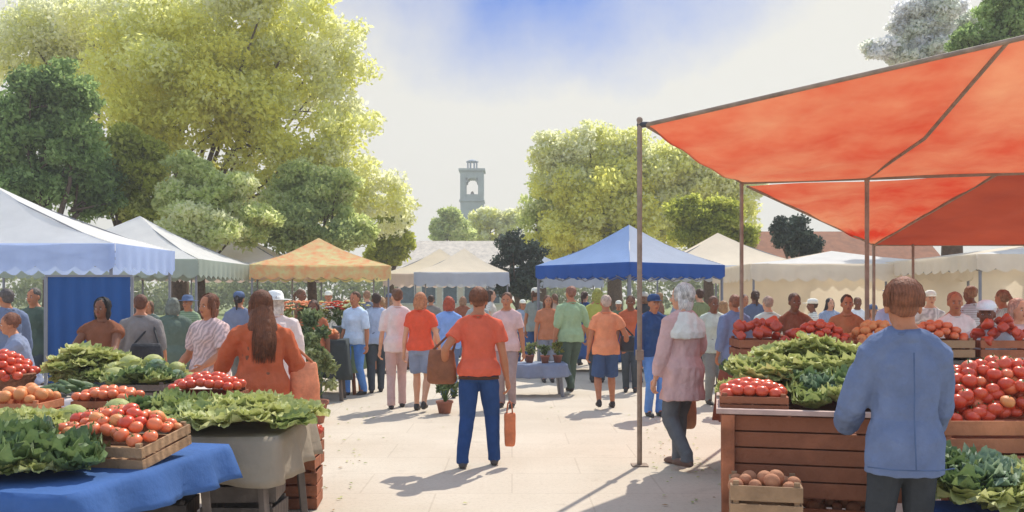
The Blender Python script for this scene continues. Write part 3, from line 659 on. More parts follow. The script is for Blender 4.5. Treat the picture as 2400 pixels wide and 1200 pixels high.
def XY(px, d): return (px - CX) / F * d, d
def GY(py): return F * H0 / (py - YH)
def shoulder_bag(label, P, sh, hip, size, col, kind='shoulder_bag', yaw=0, cat='bag'):
    """P: local-to-world; a soft bag hanging at hip with a strap up to the shoulder"""
    c = P(hip); root = empty(kind, c, R(yaw), label, cat); w, t, hh = size
    b = MB(); b.loft([(0, 0, -hh / 2, w * .40, t * .35), (0, 0, -hh * .42, w * .5, t * .5), (0, 0, -.05 * hh, w * .50, t * .52), (0, 0, hh * .36, w * .44, t * .38), (0, 0, hh / 2, w * .40, t * .15)], 24, power=3)
    b = remesh(b, .012, 2, .008, 3); b.build('bag_body', mat('bag', col, .6, .2, 10, .3, 40), root)
    top = Matrix.Rotation(-R(yaw), 4, 'Z') @ (P(sh) - c)
    m = MB(); m.tube([(-w * .36, 0, hh * .42), Vector((-w * .3, 0, hh * .42)).lerp(top, .6), top + Vector((0, .05, .01)), Vector((w * .3, 0, hh * .42)).lerp(top, .6), (w * .36, 0, hh * .42)], .012, 8)
    m.build('strap', mat('bag', tuple(v * .7 for v in col), .6, .2, 10), root); return root
def hand_bag(label, at, size, col, yaw=0, kind='shopping_bag', cat='bag', hl=.16):
    """at: where the hand grips the handles"""
    w, t, hh = size; root = empty(kind, (at[0], at[1], at[2] - hl - hh), R(yaw), label, cat)
    b = MB(); b.loft([(0, 0, 0.01, w * .42, t * .42), (0, 0, .05, w * .5, t * .5), (0, 0, hh * .6, w * .52, t * .48), (0, 0, hh, w * .48, t * .35)], 24, power=3.2)
    remesh(b, .012, 1, .008, 5).build('bag_body', mat('bag', col, .75, .2, 10, .3, 40), root)
    for k in (-1, 1):
        m = MB(); m.tube([(-w * .28, k * t * .2, hh - .02), (-w * .16, k * t * .1, hh + hl * .8), (0, 0, hh + hl), (w * .16, k * t * .1, hh + hl * .8), (w * .28, k * t * .2, hh - .02)], .008, 6); m.build('handle', mat('bag', tuple(v * .7 for v in col), .6, .2, 10), root)
    return root

NAVY = C(46, 72, 112); DK = C(66, 72, 78); DKG = C(78, 92, 80)
# the man in the middle
x, y = XY(1122, 8.85)
r_, P, A_ = person('man seen from behind in an orange-red T-shirt and navy jeans, on the path', x, y, -4, 1.76, 'tan', C(206, 96, 70), .55, hem=.9, bot=C(42, 68, 112), hair=C(132, 84, 58), hairk='short',
       R_=(.30, .06, .72), L_=(-.34, .05, .98), stride=.10, side=.06, vox=.009, seed=1, build=1.03, shoe=C(80, 76, 74))
shoulder_bag('brown leather bag hanging from the shoulder of the man in orange-red', P, (-.15, .0, 1.44), (-.37, .02, .98), (.30, .14, .34), C(140, 88, 58), yaw=-4)
w = P((.30, .065, .60)); hand_bag('long narrow orange bag carried low by the man in navy jeans', (w.x, w.y, w.z + .04), (.11, .09, .34), C(214, 124, 82), hl=.12)
# the tall pair
x, y = XY(930, 13.5); person('tall woman in a pale pink top and long dusty pink trousers', x, y, 10, 1.80, 'light', C(216, 196, 188), .9, hem=.82, bot=C(186, 156, 148), hair=C(120, 84, 62), hairk='bun', stride=.12, seed=4, build=.93, head_turn=15)
x, y = XY(985, 13.1); person('woman in a bright red shirt and denim shorts with light brown hair', x, y, -8, 1.74, 'light', C(214, 84, 56), .5, hem=.9, bot=C(128, 136, 156), botk='shorts', botlen=.58, hair=C(196, 128, 88), hairk='bob', R_=(.26, .15, .9), stride=-.13, seed=5, build=.98)
x, y = XY(833, 15.3); person('man in a pale blue shirt and blue jeans near the flower stall', x, y, 150, 1.76, 'tan', C(188, 204, 232), .9, hem=.86, bot=C(88, 130, 190), hair=C(104, 72, 52), seed=6, stride=.12, build=1.05)
x, y = XY(882, 15.7); person('person in a grey-blue shirt and black trousers, back to the camera', x, y, 12, 1.74, 'brown', C(162, 174, 194), .6, hem=.86, bot=DK, hair=C(70, 52, 42), hairk='short', seed=7, stride=.08, build=1.06)
x, y = XY(1052, 14.8); person('person in a sky blue T-shirt just left of the man in the middle', x, y, 5, 1.68, 'light', C(126, 158, 208), .6, hem=.86, bot=C(90, 108, 140), hair=C(178, 84, 58), hairk='bob', seed=8)
x, y = XY(1188, 13.6); person('person in a dusty pink T-shirt just right of the man in the middle', x, y, 170, 1.74, 'tan', C(200, 168, 162), .6, hem=.86, bot=C(150, 130, 126), hair=C(110, 74, 54), hairk='short', seed=9)
x, y = XY(1338, 15.6); person('man in a light green shirt and black trousers walking under the blue tent', x, y, 20, 1.86, 'tan', C(146, 168, 130), .95, hem=.84, bot=DKG, hair=C(150, 100, 80), hairk='short', seed=10, stride=.2, build=1.08, R_=(.36, .12, .9))
x, y = XY(1400, 17.5); person('person in an olive green top behind the man in orange', x, y, 0, 1.84, 'tan', C(162, 162, 80), .5, hem=.88, bot=DK, hair=C(160, 160, 80), hairk='bob', seed=11)
x, y = XY(1420, 13.4); r_, P, A_ = person('man in a peach orange T-shirt and dark blue shorts, back to the camera', x, y, 5, 1.70, 'tan', C(232, 140, 100), .55, hem=.84, bot=C(66, 84, 116), botk='shorts', botlen=.50, hair=C(206, 180, 160), hairk='short', stride=.16, side=.05, seed=12, build=1.04, R_=(.34, .12, .95))
shoulder_bag('black bag at the right hip of the man in peach orange', P, (.15, 0, 1.42), (.36, .06, 1.0), (.26, .12, .24), C(60, 60, 62), yaw=5)
x, y = XY(1478, 15.8); person('person in a reddish brown top behind the black bag', x, y, 170, 1.70, 'brown', C(176, 92, 62), .5, hem=.9, bot=DK, hair=C(90, 62, 46), hairk='short', seed=13)
x, y = XY(1532, 12.6); person('person in a navy blue jacket and mid blue jeans right behind the tall pole', x, y, 195, 1.70, 'tan', C(48, 72, 112), 1.9, topk='jacket', hem=.86, bot=C(92, 132, 188), hair=C(72, 56, 46), hairk='short', hat=C(56, 76, 110), seed=14, build=.98)
x, y = XY(1284, 17.6); person('woman with brown hair and a terracotta top left of the man in green', x, y, 185, 1.70, 'tan', C(176, 112, 80), .6, hem=.86, bot=C(120, 122, 130), hair=C(112, 74, 54), hairk='bob', seed=15)
# woman in the pink coat
x, y = XY(1600, 8.75)
r_, P, A_ = person('white-haired woman in a long dusty pink tunic and grey trousers beside the tall pole', x, y, 35, 1.80, 'light', C(196, 160, 152), 1.85, topk='dress', hem=.66, bot=C(94, 96, 98), hair=C(222, 216, 206), hairk='bob', R_=(.30, .26, .98), L_=(-.27, .10, .82), stride=.16, side=.02, seed=16, build=1.08, vox=.009, shoe=C(110, 84, 72), head_turn=30)
b = MB(); b.loft([(0, -.01, 1.24, .235, .165), (0, -.01, 1.30, .245, .17), (0, 0, 1.38, .235, .155), (0, -.01, 1.45, .15, .115), (0, -.01, 1.485, .10, .09)], 24)
b = remesh(b, .01, 3, .014, 8, 12, .4); b.v = [tuple(Vector(v) * 1.8 / 1.75) for v in b.v]; o = b.build('shawl', cloth_m(C(206, 204, 192)), r_)
w = P((.33, .25, .80)); hand_bag('woven tan basket bag hanging on the arm of the white-haired woman', (w.x - .02, w.y, w.z), (.22, .16, .30), C(196, 144, 108), yaw=30, hl=.2)
# big man in the foreground
x, y = XY(2118, 4.45)
r_, P, A_ = person('large man in a blue denim jacket seen from behind in the right foreground', x, y, -6, 1.76, 'tan', C(100, 112, 138), 1.95, topk='coat', hem=.80, bot=C(58, 60, 62), hair=C(140, 88, 62), hairk='short', R_=(.20, .26, .92), L_=(-.20, .28, 1.0), seed=21, build=.88, vox=.007, side=.03, head_turn=-4)
m = MB(); sk_ = 1.76 / 1.75
def seam(pts): m.tube([Vector(p) * sk_ for p in pts], .0035, 5)
seam([(0, -.150 + .0, 1.40), (0, -.158, 1.25), (0, -.155, 1.1), (0, -.172, .95), (0, -.184, .85)])
seam([(-.20, -.105, .845), (-.1, -.172, .845), (0, -.180, .845), (.1, -.172, .845), (.20, -.105, .845)])
m.build('seam', mat('jacket_seam', C(84, 102, 134), .9), r_)
# left side
x, y = XY(612, 7.55)
r_, P, A_ = person('woman with very long brown hair and a rust brown dress at the left produce tables', x, y, 28, 1.72, 'brown', C(176, 92, 60), 1.6, topk='dress', hem=.45, bot=C(120, 80, 60), botk='trousers', hair=C(118, 74, 50), hairk='long', L_=(-.32, .34, .98), R_=(.32, .2, .95), seed=22, build=1.15, vox=.010)
shoulder_bag('orange shoulder bag on the right side of the long-haired woman in brown', P, (.15, 0, 1.42), (.38, .02, .95), (.26, .14, .36), C(232, 146, 104), yaw=20)
x, y = XY(490, 9.4); person('woman in a pink patterned blouse left of the long-haired woman', x, y, 150, 1.70, 'tan', C(206, 178, 172), .8, hem=.82, wave=(9, 9, 'DIAGONAL', .4), bot=C(140, 144, 156), hair=C(132, 84, 60), hairk='bob', L_=(-.25, .3, 1.0), R_=(.28, .2, .95), seed=23, build=1.2, vox=.011)
x, y = XY(645, 10.3); person('person wrapped in a long pale pink robe behind the long-haired woman', x, y, 15, 1.72, 'light', C(212, 196, 188), 1.8, topk='dress', hem=.2, bot=C(212, 196, 188), hair=C(220, 210, 200), hairk='bob', hat=C(228, 222, 212), hatk='brim', seed=24, build=1.2, vox=.011)
x, y = XY(62, 9.35); person('seller in a grey-blue sweater bending over the far left table', x, y, 120, 1.52, 'tan', C(128, 136, 156), 1.8, hem=.86, bot=DK, hair=C(150, 100, 76), hairk='short', lean=14, R_=(.2, .48, 1.02), L_=(-.1, .5, 1.02), seed=25, build=1.15, vox=.010)
x, y = XY(240, 10.2); person('black-haired seller in a brown sleeveless top before the blue cloth', x, y, 175, 1.66, 'brown', C(124, 78, 56), .3, hem=.86, bot=DK, hair=C(48, 42, 40), hairk='bob', L_=(-.28, .38, 1.0), R_=(.3, .36, 1.0), seed=26, build=1.12, vox=.010)
x, y = XY(330, 11.0); r_, P, A_ = person('person in a grey waistcoat with pink sleeves behind the cabbage heap', x, y, 10, 1.70, 'tan', C(128, 122, 118), 1.2, hem=.84, bot=C(80, 84, 84), hair=C(112, 72, 54), hairk='short', seed=27, build=1.1)
shoulder_bag('large black bag at the hip of the person in the grey waistcoat', P, (.15, 0, 1.42), (.12, -.26, 1.02), (.40, .14, .26), C(52, 52, 54), yaw=10)
x, y = XY(405, 12.2); person('person in a dark grey-green coat left of the pink patterned blouse', x, y, 30, 1.66, 'tan', C(92, 104, 92), 1.8, topk='coat', hem=.7, bot=DK, hair=C(120, 124, 112), hairk='bob', seed=28, build=1.1)
x, y = XY(80, 13.0); person('seller in a dark green apron at the back of the far left tent', x, y, 170, 1.80, 'tan', C(80, 92, 80), 1.6, hem=.8, bot=DK, hair=C(100, 92, 84), seed=29, build=1.15)
x, y = XY(15, 11.5); person('person in a slate blue jacket cut by the left edge of the picture', x, y, 60, 1.78, 'tan', C(108, 118, 140), 1.8, topk='jacket', hem=.84, bot=DK, hair=C(96, 88, 84), seed=30, build=1.1)
x, y = XY(735, 14.2); person('person in a terracotta shirt standing behind the orange flowers', x, y, 185, 1.62, 'brown', C(168, 100, 70), .9, hem=.84, bot=C(72, 84, 74), hair=C(84, 58, 44), hairk='bob', seed=31)
# right side: sellers and buyers behind the produce
x, y = XY(1722, 13.0); person('person in a slate blue coat under the left edge of the red awning', x, y, 20, 1.70, 'tan', C(112, 124, 152), 1.7, topk='coat', hem=.75, bot=DK, hair=C(146, 96, 70), seed=32, build=1.05)
x, y = XY(1672, 14.0); person('person in a pale sage cardigan behind the white-haired woman', x, y, 190, 1.68, 'brown', C(186, 194, 178), 1.7, hem=.84, bot=C(130, 130, 124), hair=C(112, 76, 58), seed=33, build=1.1)
x, y = XY(1862, 12.4); person('seller with dark brown skin and a maroon-brown top behind the red peppers', x, y, 180, 1.72, 'brown', C(124, 78, 58), .5, hem=.84, bot=DK, hair=C(90, 60, 46), L_=(-.3, .35, 1.0), R_=(.3, .3, 1.0), seed=34)
x, y = XY(1985, 12.0); person('seller in a light brown shirt with raised forearms behind the pepper crates', x, y, 170, 1.70, 'tan', C(170, 116, 80), .5, hem=.84, bot=C(160, 164, 90), hair=C(80, 60, 46), L_=(-.28, .38, 1.1), R_=(.28, .36, 1.12), seed=35)
x, y = XY(1800, 14.2); person('person in a pale grey-green shirt beneath the cream back wall', x, y, 15, 1.68, 'light', C(190, 196, 184), .9, hem=.84, bot=C(150, 150, 146), hair=C(180, 150, 130), seed=36, build=1.05)
x, y = XY(2096, 11.5); person('tall person in a pale blue hooded top behind the big denim man', x, y, 10, 1.84, 'light', C(166, 182, 208), 1.6, topk='hoodie', hem=.84, bot=C(150, 156, 164), hair=C(160, 176, 206), hat=C(160, 178, 212), seed=37)
x, y = XY(2238, 10.4); person('person with a peach face and white shirt right of the big man', x, y, 165, 1.73, 'tan', C(222, 220, 212), .6, hem=.84, bot=C(160, 170, 164), hair=C(176, 118, 90), seed=38)
x, y = XY(2312, 8.4); person('seller in a pale grey shirt with bent brown arms at the tomato table', x, y, 150, 1.63, 'brown', C(196, 204, 204), .5, hem=.84, bot=C(150, 150, 150), hair=C(214, 222, 232), hat=C(214, 222, 232), L_=(-.24, .34, 1.0), R_=(.28, .30, 1.05), seed=39)
x, y = XY(2385, 9.2); person('person in a dusty pink blouse at the right edge behind the tomatoes', x, y, 190, 1.66, 'light', C(198, 170, 164), .9, hem=.84, bot=C(150, 150, 150), hair=C(190, 150, 130), hairk='bob', seed=40)
# people farther off
far = [(705, 19, C(150, 100, 76), 'in a rust top under the striped tent'), (770, 21, C(196, 190, 176), 'in a cream top right of the orange flowers'), (860, 22, C(120, 126, 140), 'in a slate shirt far behind the pale blue shirt'),
       (912, 24, C(208, 190, 180), 'in a pale rose top between the pair and the pink valance'), (1010, 22, C(128, 120, 112), 'in a taupe jacket left of the sky blue T-shirt'), (1085, 24, C(150, 90, 66), 'in a brown top before the blue-grey valance'),
       (1150, 21, C(214, 206, 190), 'in an ivory shirt behind the dusty pink T-shirt'), (1225, 23, C(150, 162, 176), 'in a steel blue top at the far centre'), (1255, 20, C(130, 136, 128), 'in a grey-green coat by the low bench'),
       (1370, 22, C(60, 86, 130), 'in a navy top under the blue tent'), (1450, 23, C(96, 112, 84), 'in a moss green top under the blue tent'), (1510, 21, C(76, 78, 82), 'in a charcoal shirt at the back of the blue tent'),
       (1585, 20, C(178, 186, 196), 'in a misty grey shirt far behind the white-haired woman'), (1640, 18, C(132, 140, 98), 'in an olive coat right of the blue tent'), (1745, 19, C(150, 150, 152), 'in a mid grey shirt beside the awning post'),
       (1905, 17, C(222, 216, 200), 'in a cream shirt under the long white tent'), (1945, 18.5, C(150, 160, 178), 'in a dull blue shirt under the long white tent'), (2045, 16, C(206, 170, 160), 'in a salmon blouse beside the rear awning post'),
       (2180, 15, C(216, 214, 206), 'in a bone white shirt right of the big man'), (2275, 14, C(196, 208, 214), 'in an icy blue shirt before the cream wall'), (2350, 13, C(188, 196, 186), 'in a pale green shirt before the cream wall'),
       (350, 17, C(120, 130, 118), 'in a dusty green coat behind the grey waistcoat'), (440, 16, C(142, 160, 126), 'in a leaf green blouse under the second white tent'), (560, 15, C(120, 126, 146), 'in a blue-grey top under the second white tent'),
       (615, 18, C(170, 176, 164), 'in a pale sage top behind the pink robe'), (160, 15, C(110, 104, 98), 'in a brown-grey coat beneath the far left tent'), (290, 14, C(96, 88, 82), 'in a dark taupe shirt right of the blue cloth')]
rf = random.Random(11)
for i, (px, d, c, txt) in enumerate(far):
    x, y = XY(px, d); sk = rf.choice(['light', 'tan', 'tan', 'brown']); hk = rf.choice(['short', 'bob', 'short', 'long', 'tail'])
    person('person ' + txt, x, y, rf.choice([0, 20, -30, 170, 190, 80, -100]), rf.uniform(1.52, 1.86), sk, c, rf.choice([.5, .6, 1.7]), hem=.85, bot=rf.choice([DK, NAVY, C(120, 116, 110), C(92, 100, 120)]),
           hair=rf.choice([C(84, 58, 44), C(120, 84, 60), C(60, 50, 46), C(160, 120, 90)]), hairk=hk, hat=rf.choice([None, None, None, C(222, 216, 200), C(90, 104, 130)]), hatk=rf.choice(['cap', 'brim']), wave=rf.choice([None, None, (9, .4, 'Z', .35), (12, 3, 'X', .3), (6, 8, 'DIAGONAL', .4)]), seed=60 + i, stride=rf.choice([0, .12, .18, -.14]), build=rf.uniform(.95, 1.12), vox=.018, R_=rf.choice([None, (.28, .3, 1.0), (.25, .25, 1.1)]), group='shoppers in the distance')

kids_ = [(1205, 18.5, 1.18, C(226, 200, 110), 'child in a yellow T-shirt near the low bench'), (800, 18.2, 1.25, C(206, 110, 96), 'child in a coral T-shirt between the flower stall and the blue jeans'), (1500, 17.5, 1.1, C(110, 160, 150), 'small child in a teal T-shirt behind the tall pole'), (960, 20.5, 1.3, C(150, 120, 160), 'child in a mauve top behind the woman in red'),
  (1120, 19, 1.7, C(150, 154, 148), None), (1300, 24, 1.75, C(176, 150, 128), None), (895, 19.5, 1.66, C(226, 220, 206), None), (1545, 24, 1.78, C(126, 88, 70), None), (1695, 16.5, 1.6, C(214, 160, 150), None), (1770, 17.8, 1.8, C(90, 100, 120), None), (2010, 19, 1.66, C(216, 216, 214), None), (2150, 17, 1.74, C(140, 90, 70), None)]
tx_ = ['in a mid grey shirt behind the man in the middle', 'in a sand top at the far left corner of the blue tent', 'in a white shirt behind the grey-blue shirt', 'in a brown shirt at the back of the blue tent', 'in a light salmon top by the awning post', 'in a dark slate shirt under the long white tent', 'in a plain white shirt deep under the long white tent', 'in a chestnut shirt deep under the right white tent']
for i, (px, d, hh, c, t) in enumerate(kids_):
    x, y = XY(px, d); person(t or 'person ' + tx_[i - 4], x, y, rf.choice([0, 30, -40, 175, 100, -80]), hh, rf.choice(['light', 'tan', 'brown']), c, .5, hem=.86, bot=rf.choice([DK, NAVY, C(150, 140, 128)]), botk=rf.choice(['trousers', 'shorts']) , botlen=.5,
           hair=rf.choice([C(84, 58, 44), C(120, 84, 60), C(170, 130, 90)]), hairk=rf.choice(['short', 'bob', 'tail']), seed=120 + i, stride=rf.choice([0, .15, -.12]), build=rf.uniform(.95, 1.1), vox=.018, group='shoppers in the distance')

# ---------------------------------------------------------------- tables, crates, baskets
wood_l = mat('pale_wood', C(168, 134, 100), .8, .25, 5, .4, 30, wave=(5, 3, 'Y', .3)); wood_b = mat('brown_wood', C(168, 104, 72), .8, .3, 5, .4, 30, wave=(5, 3, 'Y', .35))
wood_g = mat('grey_wood', C(120, 108, 98), .85, .25, 5, .4, 30, wave=(5, 3, 'Y', .3)); wood_o = mat('terracotta_wood', C(196, 126, 88), .8, .2, 5, .3, 30)
def table(label, x, y, rz, w, d, h, mt=wood_g):
    root = empty('market_table', (x, y, 0), rz, label, 'table', 'trestle tables of the stalls'); MB().box((0, 0, h - .02), (w, d, .035)).build('table_top', mt, root, bevel=.004)
    for sx in (-1, 1):
        for sy in (-1, 1):
            m = MB(); m.bar((sx * (w / 2 - .12), sy * (d / 2 - .08), h - .04), (sx * (w / 2 - .06), sy * (d / 2 - .05), 0), .05, .05); m.build('leg', mt, root, bevel=.004)
    return root
def cloth(label, x, y, rz, w, d, h, drop, col, seed=0):
    """cloth laid over a table top, hanging in folds all round"""
    m = MB(); n = 120; vs = []; rx, ry = w / 2 + .012, d / 2 + .012; per = 2 * (w + d)
    for j in range(9):
        for i in range(n):
            s = per * i / n
            if s < w: p = Vector((-rx + 2 * rx * s / w, -ry)); nn = Vector((0, -1))
            elif s < w + d: p = Vector((rx, -ry + 2 * ry * (s - w) / d)); nn = Vector((1, 0))
            elif s < 2 * w + d: p = Vector((rx - 2 * rx * (s - w - d) / w, ry)); nn = Vector((0, 1))
            else: p = Vector((-rx, ry - 2 * ry * (s - 2 * w - d) / d)); nn = Vector((-1, 0))
            if j < 3: q = p * (j / 2) if j else p * 0.001; z = h + .004
            else:
                t = (j - 2) / 6; wv = .5 + .5 * math.sin(s * 17 + seed + 2 * math.sin(s * 3.1)); q = p + nn * (.008 + t * (.075 * wv + .010 * math.sin(s * 41) + .012)); z = h + .004 - t * drop * (1 + .06 * math.sin(s * 4 + seed))
            vs.append((q.x, q.y, z))
    m.add(vs, [(j * n + i, j * n + (i + 1) % n, (j + 1) * n + (i + 1) % n, (j + 1) * n + i) for j in range(8) for i in range(n)], 0)
    for k, f in enumerate(m.f):
        if k < 2 * n: m.s[k] = False
    o = m.build('tablecloth', mat('table_cloth', col, .85, .12, 3, .35, 18, spec=.12), None, thick=.003); o.location = (x, y, 0); o.rotation_euler = (0, 0, rz)
    return tag(o, label, 'tablecloth')
CR = []
def crate(label, x, y, z, rz, w, d, h, mt=wood_l, tilt=0, group='slatted wooden crates'):
    root = empty('wooden_crate', (x, y, z), rz, label, 'crate', group); root.rotation_euler = (tilt, 0, rz)
    m = MB(); k = max(2, int(h / .09)); sh = h / k * .82
    for i in range(k):
        zz = h * (i + .5) / k
        for s in (-1, 1): m.box((0, s * (d / 2), zz), (w, .012, sh)); m.box((s * (w / 2 - .006), 0, zz), (.012, d - .014, sh))
    for i in range(5): m.box((0, -d / 2 + d * (i + .5) / 5, .012), (w - .03, d / 5 * .85, .01))
    m.build('slats', mt, root, bevel=.002)
    for sx in (-1, 1):
        for sy in (-1, 1): MB().box((sx * (w / 2 - .03), sy * (d / 2 - .02), h / 2 + .008), (.03, .026, h + .012)).build('corner_post', mt, root, bevel=.002)
    return root
def basket(label, x, y, z, r0, r1, h, mt, handle=False):
    root = empty('wicker_basket', (x, y, z), 0, label, 'basket'); m = MB(); n = 56; k = max(8, int(h / .022)); vs = []
    for j in range(k * 2 + 1):
        t = j / (k * 2); r = r0 + (r1 - r0) * math.sin(t * 1.5)
        for i in range(n):
            a = 2 * math.pi * i / n; rr = r + .006 * math.cos(a * n / 4 + (j // 2) * math.pi) + (.004 if j % 2 else -.004); vs.append((rr * math.cos(a), rr * math.sin(a), t * h))
    m.add(vs, [(j * n + i, j * n + (i + 1) % n, (j + 1) * n + (i + 1) % n, (j + 1) * n + i) for j in range(k * 2) for i in range(n)]); m.f.append(tuple(range(n))); m.m.append(0); m.s.append(False)
    m.build('woven_wall', mt, root, thick=.008)
    rr_ = r0 + (r1 - r0) * math.sin(1.5); m = MB()
    m.tube([(rr_ * math.cos(a), rr_ * math.sin(a), h) for a in [2 * math.pi * i / 28 for i in range(29)]], .014, 8); m.build('rim', mt, root)
    return root
wick = mat('wicker', C(190, 140, 104), .8, .35, 30, .5, 60); wick_d = mat('dark_wicker', C(140, 92, 66), .8, .35, 30, .5, 60)

# ---- produce, one prototype each, then copies
def leafm(name, c1, c2, tr=.3): return mat(name, c1, .55, col2=c2, scale=9, bump=.4, bscale=30, trans=tr, spec=.3)
def rosette(name, mt, nr, r, hgt, ruf, seed, up=.6, core=None):
    """leafy head: rings of curled, ruffled leaves round a heart, one mesh"""
    q = random.Random(seed); m = MB()
    for j, (cnt, ln, el) in enumerate(nr):
        for i in range(cnt):
            a = 2 * math.pi * (i + .5 * (j % 2)) / cnt + q.uniform(-.25, .25); L_ = r * ln * q.uniform(.85, 1.15); e = el + q.uniform(-.12, .12); wd = L_ * q.uniform(.5, .7); ph = q.uniform(0, 6)
            def fn(u, v):
                s = v * L_; cv = e - v * .7 * (1 - up) ; rad = math.cos(cv) * s; zz = math.sin(cv) * s + .01
                x = (u - .5) * 2; ww = wd * math.sin(math.pi * min(1, .18 + v * .72)) ** .7
                lift = ruf * L_ * (math.sin(ph + u * 15 + v * 9) * abs(x) * v + .7 * math.sin(ph * 2 + v * 24 + u * 21) * abs(x) ** 3)
                p = Vector((rad - abs(x) ** 2 * .12 * L_ * (1 - v), x * ww, zz + abs(x) ** 2 * .22 * L_ + lift)); p.z *= hgt
                return Vector((p.x * math.cos(a) - p.y * math.sin(a), p.x * math.sin(a) + p.y * math.cos(a), p.z))
            m.sheet(fn, 10, 7)
    if core: m.ell((0, 0, r * .38 * hgt), (r * core, r * core, r * core * .9), 12)
    return m
def fruit(name, r, mt, kind='round'):
    m = MB()
    if kind == 'tomato':
        m.ell((0, 0, r * .86), (r, r, r * .84), 14)
        m.v = [(v[0] * (1 + .04 * math.cos(5 * math.atan2(v[1], v[0]))), v[1] * (1 + .04 * math.cos(5 * math.atan2(v[1], v[0]))), v[2] - max(0, 1 - (v[0] ** 2 + v[1] ** 2) / (r * .35) ** 2) * r * .12 * (v[2] > r)) for v in m.v]
    elif kind == 'pepper':
        m.loft([(0, 0, 0, r * .3, r * .3), (0, 0, r * .15, r * .6, r * .6), (0, 0, r * .9, r * .8, r * .8), (0, 0, r * 1.7, r, r), (0, 0, r * 2.1, r * .85, r * .85), (0, 0, r * 2.15, r * .35, r * .35), (0, 0, r * 2.02, r * .1, r * .1)], 16)
        m.v = [(v[0] * (1 + .1 * math.cos(4 * math.atan2(v[1], v[0]))), v[1] * (1 + .1 * math.cos(4 * math.atan2(v[1], v[0]))), v[2]) for v in m.v]
    elif kind == 'cuke': m.tube([(-r * 4, 0, r), (-r * 2, .2 * r, r), (r * 1.5, .3 * r, r), (r * 4, 0, r)], [r * .7, r, r, r * .6], 10)
    else: m.ell((0, 0, r * .95), (r, r, r * .95), 14)
    return m
def calyx(r):
    m = MB()
    for i in range(5):
        a = 2 * math.pi * i / 5; m.add([(0, 0, r * 1.58), (r * .2 * math.cos(a + .5), r * .2 * math.sin(a + .5), r * 1.62), (r * .6 * math.cos(a), r * .6 * math.sin(a), r * 1.66), (r * .2 * math.cos(a - .5), r * .2 * math.sin(a - .5), r * 1.62)], [(0, 3, 2, 1)])
    m.tube([(0, 0, r * 1.55), (0, r * .1, r * 1.9)], r * .07, 5); return m
G1 = leafm('lettuce_leaf', C(172, 180, 100), C(212, 212, 146)); G2 = leafm('dark_leaf', C(88, 114, 72), C(134, 152, 92)); G3 = leafm('mid_leaf', C(130, 148, 84), C(180, 188, 116)); G4 = leafm('blue_green_leaf', C(104, 132, 104), C(158, 176, 142))
RED = mat('tomato_skin', C(206, 66, 44), .28, col2=C(222, 98, 60), scale=10, spec=.5); REDO = mat('orange_tomato_skin', C(226, 104, 62), .3, col2=C(234, 140, 92), scale=10, spec=.5)
PEP = mat('red_pepper_skin', C(182, 62, 44), .25, col2=C(206, 84, 52), scale=10, spec=.5); ORG = mat('orange_peel', C(226, 140, 84), .45, col2=C(232, 160, 100), scale=20, bump=.2, bscale=120)
MEL = mat('pale_melon_skin', C(188, 190, 112), .5, col2=C(214, 212, 150), scale=14, bump=.2); BRN = mat('potato_skin', C(168, 110, 78), .8, col2=C(196, 140, 104), scale=14, bump=.3, bscale=50); CUK = mat('cucumber_skin', C(70, 90, 58), .5, col2=C(98, 116, 70), scale=20)
CAL = mat('green_stalk', C(90, 120, 60), .6)
def proto_mesh(m, mt):
    o = m.build('proto', mt); me = o.data; bpy.data.objects.remove(o); return me
PM = {}; PEND = []; LATE = [False]
def PR(k):
    if k in PM: return PM[k]
    r3 = ((7, 1.0, .25), (6, .85, .65), (5, .62, 1.05))
    if k == 'tomato': v = [proto_mesh(fruit(k, .040, RED, 'tomato'), RED), proto_mesh(fruit(k, .040, REDO, 'tomato'), REDO), proto_mesh(fruit(k, .040, RED, 'tomato'), PEP), proto_mesh(fruit(k, .042, RED, 'tomato'), ORG)]
    elif k == 'orange_tomato': v = [proto_mesh(fruit(k, .040, RED, 'tomato'), REDO), proto_mesh(fruit(k, .040, RED, 'tomato'), RED), proto_mesh(fruit(k, .040, REDO, 'tomato'), ORG)]
    elif k == 'red_pepper': v = [proto_mesh(fruit(k, .045, PEP, 'pepper'), PEP), proto_mesh(fruit(k, .045, PEP, 'pepper'), RED)]
    elif k == 'orange': v = [proto_mesh(fruit(k, .042, ORG), ORG)]
    elif k == 'melon': v = [proto_mesh(fruit(k, .085, MEL), MEL)]
    elif k == 'potato': v = [proto_mesh(fruit(k, .040, BRN), BRN)]
    elif k == 'cucumber': v = [proto_mesh(fruit(k, .024, CUK, 'cuke'), CUK)]
    elif k == 'lettuce': v = [proto_mesh(rosette(k, G1, r3, .15, 1.0, .10, s), G1) for s in (1, 2)] + [proto_mesh(rosette(k, G3, r3, .15, 1.0, .10, 3), G3)]
    elif k == 'kale_bunch': v = [proto_mesh(rosette(k, G2, ((9, 1.0, .5), (7, .95, .9), (5, .8, 1.2)), .16, 1.0, .16, s, .8), g) for s, g in ((4, G2), (5, G3), (6, G1), (9, G3), (10, G4))]
    elif k == 'cabbage': v = [proto_mesh(rosette(k, G4, ((6, .9, .35), (6, .8, .9)), .14, 1.0, .05, s, .5, core=.62), g) for s, g in ((7, G1), (8, G4))]
    PM[k] = v; return v
calyx_mesh = proto_mesh(calyx(.040), CAL)
